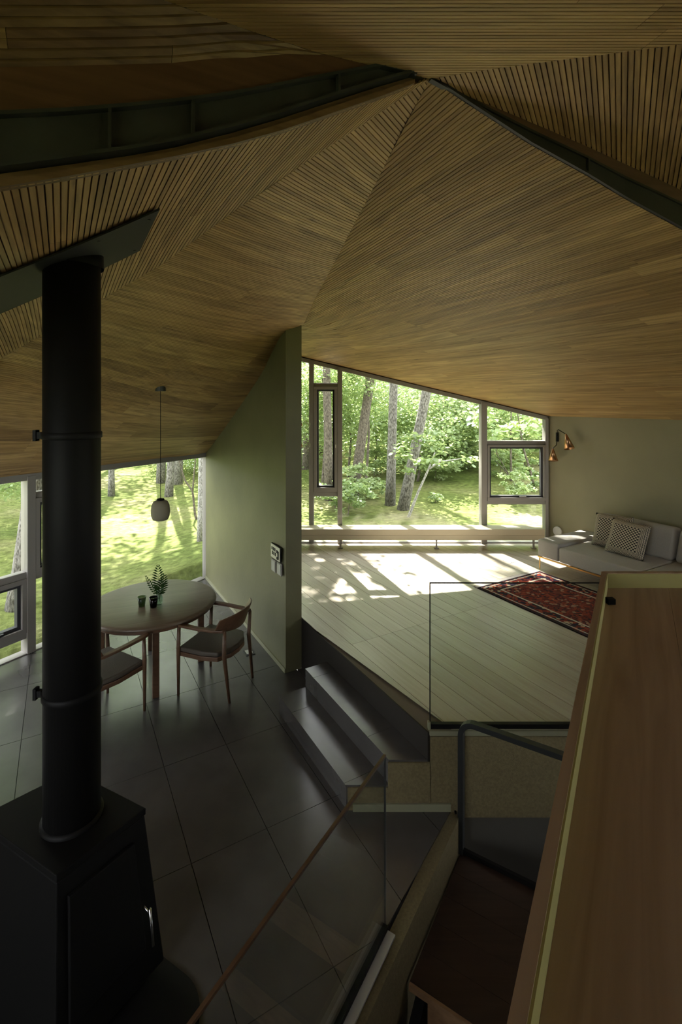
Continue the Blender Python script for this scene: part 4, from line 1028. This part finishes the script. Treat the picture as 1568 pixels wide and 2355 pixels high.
def leafmat(name, c, t, v=.35):
    m = bpy.data.materials.new(name); m.use_nodes = True; nt = m.node_tree; N = nt.nodes; L = nt.links; N.remove(N['Principled BSDF'])
    tc = N.new('ShaderNodeTexCoord'); n1 = N.new('ShaderNodeTexNoise'); n1.inputs['Scale'].default_value = 2.5; L.new(tc.outputs['Object'], n1.inputs['Vector'])
    outs = []
    for col in (c,t):
        r = N.new('ShaderNodeValToRGB'); r.color_ramp.elements[0].position = .3; r.color_ramp.elements[1].position = .7
        r.color_ramp.elements[0].color = (*[q*(1-v) for q in col],1); r.color_ramp.elements[1].color = (*col,1); L.new(n1.outputs[0], r.inputs[0]); outs.append(r)
    d = N.new('ShaderNodeBsdfDiffuse'); L.new(outs[0].outputs[0], d.inputs[0]); tr = N.new('ShaderNodeBsdfTranslucent'); L.new(outs[1].outputs[0], tr.inputs[0])
    gl = N.new('ShaderNodeBsdfGlossy'); gl.inputs['Roughness'].default_value = .35; gl.inputs[0].default_value = (.7,.8,.7,1)
    a = N.new('ShaderNodeMixShader'); a.inputs[0].default_value = .5; L.new(d.outputs[0],a.inputs[1]); L.new(tr.outputs[0],a.inputs[2])
    g2_ = N.new('ShaderNodeMixShader'); g2_.inputs[0].default_value = .07; L.new(a.outputs[0],g2_.inputs[1]); L.new(gl.outputs[0],g2_.inputs[2]); L.new(g2_.outputs[0], N['Material Output'].inputs[0])
    return m
M_leaf = [leafmat('leaf_fresh', (.28,.38,.18), (.50,.62,.24)), leafmat('leaf_mid', (.17,.28,.11), (.30,.46,.14)), leafmat('leaf_pale', (.38,.47,.25), (.58,.70,.30))]
def leaves(name, n, rad, size, clusters, seed, flat=.55, spread=.34, mat=0):
    rs_ = np.random.RandomState(seed)
    c = rs_.normal(size=(clusters,3)); c /= np.linalg.norm(c,axis=1)[:,None]; c *= (rs_.rand(clusters,1)**.45); c *= np.array(rad)
    idx = rs_.randint(0,clusters,n); sp = np.array([spread,spread,spread*.45])*min(1.6,max(rad)/1.8)
    p = c[idx]+rs_.normal(size=(n,3))*sp
    a = rs_.rand(n)*2*np.pi; d = np.c_[np.cos(a),np.sin(a),rs_.normal(size=n)*.35-.25]; d /= np.linalg.norm(d,axis=1)[:,None]
    up = np.c_[rs_.normal(size=n)*flat, rs_.normal(size=n)*flat, np.ones(n)]; s = np.cross(d,up); s /= np.linalg.norm(s,axis=1)[:,None]
    L_ = size*(.7+.6*rs_.rand(n))[:,None]; W = L_*.30
    v = np.empty((n,6,3)); v[:,0] = p; v[:,1] = p+d*L_*.35+s*W; v[:,2] = p+d*L_*.7+s*W*.8; v[:,3] = p+d*L_; v[:,4] = p+d*L_*.7-s*W*.8; v[:,5] = p+d*L_*.35-s*W
    me = bpy.data.meshes.new(name); me.vertices.add(n*6); me.vertices.foreach_set('co', v.ravel()); me.loops.add(n*6); me.loops.foreach_set('vertex_index', np.arange(n*6))
    me.polygons.add(n); me.polygons.foreach_set('loop_start', np.arange(0,n*6,6)); me.polygons.foreach_set('loop_total', np.full(n,6)); me.update(calc_edges=True); me.validate()
    me.materials.append(M_leaf[mat]); return me
FM = dict(high=[leaves('foliage', 5200, (2.6,2.6,1.5), .15, 70, s, mat=1) for s in (1,2)],
          mid=[leaves('foliage', 5200, (1.9,1.9,1.7), .12, 60, s, mat=m) for s,m in ((3,0),(4,2),(5,0))],
          shrub=[leaves('foliage', 1500, (.55,.55,.42), .075, 26, s, spread=.16, mat=m) for s,m in ((6,0),(7,2))],
          far=[leaves('foliage', 6500, (3.2,3.2,4.2), .30, 90, s, spread=.5, mat=m) for s,m in ((8,1),(9,2))],
          sprig=[leaves('foliage', 420, (.8,.8,.6), .11, 12, s, spread=.2, mat=0) for s in (11,12)])
def trunk(par, pts, r0, r1, mat, name='trunk', n=10, flare=True):
    pts = resample(pts, max(4,len(pts)*3)); m = len(pts)
    rad = [r0+(r1-r0)*i/(m-1) for i in range(m)]
    if flare: rad[0] *= 1.18; rad[1] *= 1.02
    return rel(MB().tube(pts, rad, n).build(name, mat, par, smooth=True), par)
def fol(par, kind, k, loc, sc=1.0, rz=0):
    o = bpy.data.objects.new('foliage', FM[kind][k%len(FM[kind])]); COL.objects.link(o); o.parent = par; o.location = Vector(loc)-par.location; o.scale = (sc,)*3 if not hasattr(sc,'__len__') else sc
    o.rotation_euler = (0,0,rz); o['kind'] = 'stuff'; return o
def gp(xp, Y): X = (xp-CX)/F*Y; return Vector((X,Y,gz(X,Y)-.03))
def tree(xp, Y, r, top_px, label, hgt=9, mat=None, crown=True, group=None, crown_kind='high', lean=None, csc=1.0):
    b = gp(xp,Y); e = empty('tree', b); tag(e, label, 'tree', group)
    dx = ((top_px[0]-CX)/F*Y-b.x)/max(.3,(H+(HY-top_px[1])/F*Y)-b.z) if top_px else random.uniform(-.04,.04)
    k = random.uniform(-.02,.02); pts = [b+Vector((dx*h+k*math.sin(h*.9)*1.5, .03*math.sin(h), h)) for h in (0,.25*hgt,.5*hgt,.75*hgt,hgt)]
    trunk(e, pts, r, r*.55, mat or M_bark)
    for q in range(3):
        h = hgt*(.6+.13*q); p0 = b+Vector((dx*h,0,h)); an = random.uniform(0,6.3)
        trunk(e, [p0, p0+Vector((math.cos(an)*.8,math.sin(an)*.8,.5)), p0+Vector((math.cos(an)*1.7,math.sin(an)*1.7,1.3))], r*.35, r*.12, mat or M_bark, 'branch', 6, False)
    if crown: fol(e, crown_kind, int(xp), pts[-1], csc, random.uniform(0,6))
    return e
# seen through the big window
tree(897,11.0,.105,(905,884),'straight grey trunk standing left of the leaning trunk in the big window',hgt=13,csc=.45)
tree(926,10.6,.115,(985,880),'thick grey trunk leaning right beside the straight trunk in the big window',hgt=13,csc=.45)
tree(812,12.2,.125,(850,884),'dark leaning trunk behind the shrub by the narrow casement',mat=M_darkb,hgt=13,csc=.45)
tree(757,11.6,.105,(752,900),'dark forked trunk seen through the narrow casement',mat=M_darkb,hgt=13,csc=.45)
tree(704,16.0,.13,(707,850),'dark trunk between the wall end and the narrow casement',mat=M_darkb,hgt=13,csc=.45)
tree(868,22.0,.10,(866,900),'thin far trunk between the two big trunks and the dark leaning one',mat=M_darkb)
tree(735,19.0,.14,(738,850),'dark trunk deep in the wood behind the narrow casement',mat=M_darkb,hgt=13,csc=.45)
tree(1034,26,.10,(1036,900),'slim pale birch trunk deep in the wood',mat=M_pale,hgt=12)
tree(1078,30,.10,(1078,900),'slim pale birch trunk behind the pane edge',mat=M_pale,hgt=12)
def sapling(xp, Y, pts, r, label, mat, name='sapling'):
    b = gp(xp,Y); e = empty(name, b); tag(e, label, 'sapling')
    P_ = [b]+[px(x,y,Y) for x,y in pts]; trunk(e, P_, r, r*.4, mat, 'stem', 7, False)
    return e, P_
e, P_ = sapling(938,10.0,((962,1130),(985,1080),(1000,1040)),.035,'pale bent sapling leaning right in front of the moss slope',M_pale)
trunk(e,[P_[-2],px(1010,1062,10),px(1060,1055,10.2)],.02,.008,M_pale,'branch',6,False); fol(e,'sprig',0,P_[-1],1.0)
e, P_ = sapling(812,13.5,((822,1120),(832,1080)),.03,'pale thin sapling crossing the dark leaning trunk',M_pale)
e, P_ = sapling(1175,13.0,((1175,1100),(1174,1000),(1176,930)),.035,'dark upright sapling in the middle of the awning casement',M_darkb)
trunk(e,[P_[1],px(1150,1070,13),px(1125,1050,13.4)],.018,.006,M_darkb,'branch',6,False); trunk(e,[P_[1],px(1140,1040,13),px(1150,990,13)],.015,.006,M_darkb,'branch',6,False); fol(e,'sprig',1,px(1160,980,13),1.6)
e, P_ = sapling(1232,12.0,((1218,1080),(1203,1030),(1190,950)),.035,'dark leaning sapling near the right edge of the awning casement',M_darkb)
fol(e,'sprig',0,px(1210,960,12),1.6)
# understorey and shrubs
und = [(720,14.5,930,0,.8),(800,14.5,905,1,.95),(860,15,960,2,1.0),(960,13.5,1010,0,.65),(1010,15,930,1,.9),(1060,17,990,0,1.0),(1130,15.5,960,2,.8),(1200,18,960,1,1.0),(910,19,900,0,1.2),(760,20,990,1,1.2),(690,18,1010,0,1.0),(1010,21,1010,2,1.0),(1240,15,930,0,.8),(840,12.6,850,0,.6),(740,12.6,860,2,.6)]
for i,(xp,Y,y,k,s) in enumerate(und):
    b = gp(xp,Y); e = empty('young_tree', b); nm_ = 'pale' if k == 1 else 'fresh'; tag(e, 'young tree with %s green leaves in the undergrowth beyond the big window' % nm_, 'young tree', nm_+' green undergrowth trees beyond the big window')
    c = px(xp,y,Y); trunk(e,[b,(b+c)/2+Vector((.1,0,0)),c],.04,.015,M_darkb,'stem',6,False); fol(e,'mid',k,c,s,i*1.3)
sh = [(800,10.2,0,1.0),(822,11.4,1,1.1),(770,10.8,0,.8),(1000,13.5,1,1.2),(1040,15,0,1.5),(1075,14.5,0,1.4),(960,14,1,1.1),(1185,11.2,1,.9),(1225,12.2,0,1.0),(1150,13.5,0,1.2),(860,14.5,1,1.0),(850,11.8,0,.7),(1000,11.2,0,.35),(1205,15,0,1.5)]
for i,(xp,Y,k,s) in enumerate(sh):
    b = gp(xp,Y); e = empty('shrub', b); nm_ = 'pale' if k else 'fresh'; tag(e, 'low shrub with %s green leaves on the moss beyond the big window' % nm_, 'shrub', nm_+' green shrubs beyond the big window')
    fol(e,'shrub',k,b+Vector((0,0,.42*s)),s,i*2.1); trunk(e,[b,b+Vector((.03,0,.3*s)),b+Vector((-.05,.05,.6*s))],.012,.005,M_darkb,'stem',5,False)
# far wood: trees with full crowns
far = [(-10,38,0),(-5,34,1),(0,33,0),(4,31,1),(8,32,0),(12,30,1),(16,28,0),(19,24,1),(-15,40,1),(-20,36,0),(2,40,1),(9,41,0),(15,38,1),(-26,30,1),(-30,22,0),(22,32,0)]
for i,(X,Y,k) in enumerate(far):
    b = Vector((X,Y,gz(X,Y)-.1)); e = empty('tree', b); tag(e, 'leafy tree in the dense far wood', 'tree', 'far wood trees')
    trunk(e,[b,b+Vector((.2,0,4)),b+Vector((0,0,9))],.16,.08,M_bark); fol(e,'far',k,b+Vector((0,0,4.2)),(1.15,1.15,1.05),i); fol(e,'far',k+1,b+Vector((.8,.5,10)),(1.1,1.1,.8),i*2)
# seen through the dining window, crowns high above the frame throw dappled shade
tree(256,14.0,.085,(256,1040),'straight trunk standing alone on the lawn behind the stove flue',hgt=9)
tree(304,21.0,.19,(302,1040),'broad trunk base high on the far lawn',hgt=9)
tree(388,14.0,.11,(394,1040),'thick split trunk behind the pendant lamp',hgt=9)
tree(461,9.25,.063,(461,1040),'pale grey trunk close to the dining window corner',hgt=8.5,mat=M_pale)
tree(40,6.6,.13,(80,1090),'thick leaning trunk close to the window left of the flue',hgt=8)
e, P_ = sapling(452,11.2,((448,1180),(443,1130),(425,1105),(412,1060),(398,1030)),.03,'dark bent sapling beside the pale trunk on the lawn',M_darkb)
trunk(e,[P_[2],px(446,1090,11.2),px(452,1030,11.2)],.022,.012,M_darkb,'branch',6,False)
b = gp(353,19.5); o = MB().lathe([(.16,0),(.15,.30),(.12,.33)],(0,0,0),12).build('tree_stump', M_bark, None, smooth=True); o.location = b; tag(o,'low cut tree stump on the far lawn','stump')
for i,(xp,Y,r) in enumerate(((120,24,.16),(60,19,.14),(200,30,.2),(340,32,.2),(430,28,.18),(10,14,.12))):
    tree(xp,Y,r,None,'trunk standing far back on the mossy lawn',hgt=9.5,group='far lawn trees')
for xp,Y,y,k,s in ((20,9.5,1060,0,.5),(60,11,1055,1,.5),(420,18,1030,0,.6),(450,17,1045,2,.5)):
    b = gp(xp,Y); e = empty('young_tree', b); tag(e, 'young leafy tree at the top of the dining window view', 'young tree', 'young trees on the lawn')
    c = px(xp,y,Y); trunk(e,[b+Vector((.4,.3,0)),(b+c)/2+Vector((.3,.2,0)),c],.03,.01,M_darkb,'stem',6,False); fol(e,'mid',k,c,s,xp)
rnd = random.Random(21)
for i in range(13):                           # canopy trees out of frame that shade the lawn
    X = rnd.uniform(-16,-3.0); Y = rnd.uniform(12,30)
    if X > -5 and Y < 17: X -= 5
    b = Vector((X,Y,gz(X,Y)-.1)); e = empty('tree', b); tag(e, 'tall canopy tree shading the mossy lawn', 'tree', 'canopy trees over the lawn')
    hg = rnd.uniform(8.5,12); trunk(e,[b,b+Vector((rnd.uniform(-.2,.2),0,hg*.5)),b+Vector((0,0,hg))],.13,.07,M_bark); fol(e,'high',i,b+Vector((0,0,hg)),rnd.uniform(.8,1.1),i)
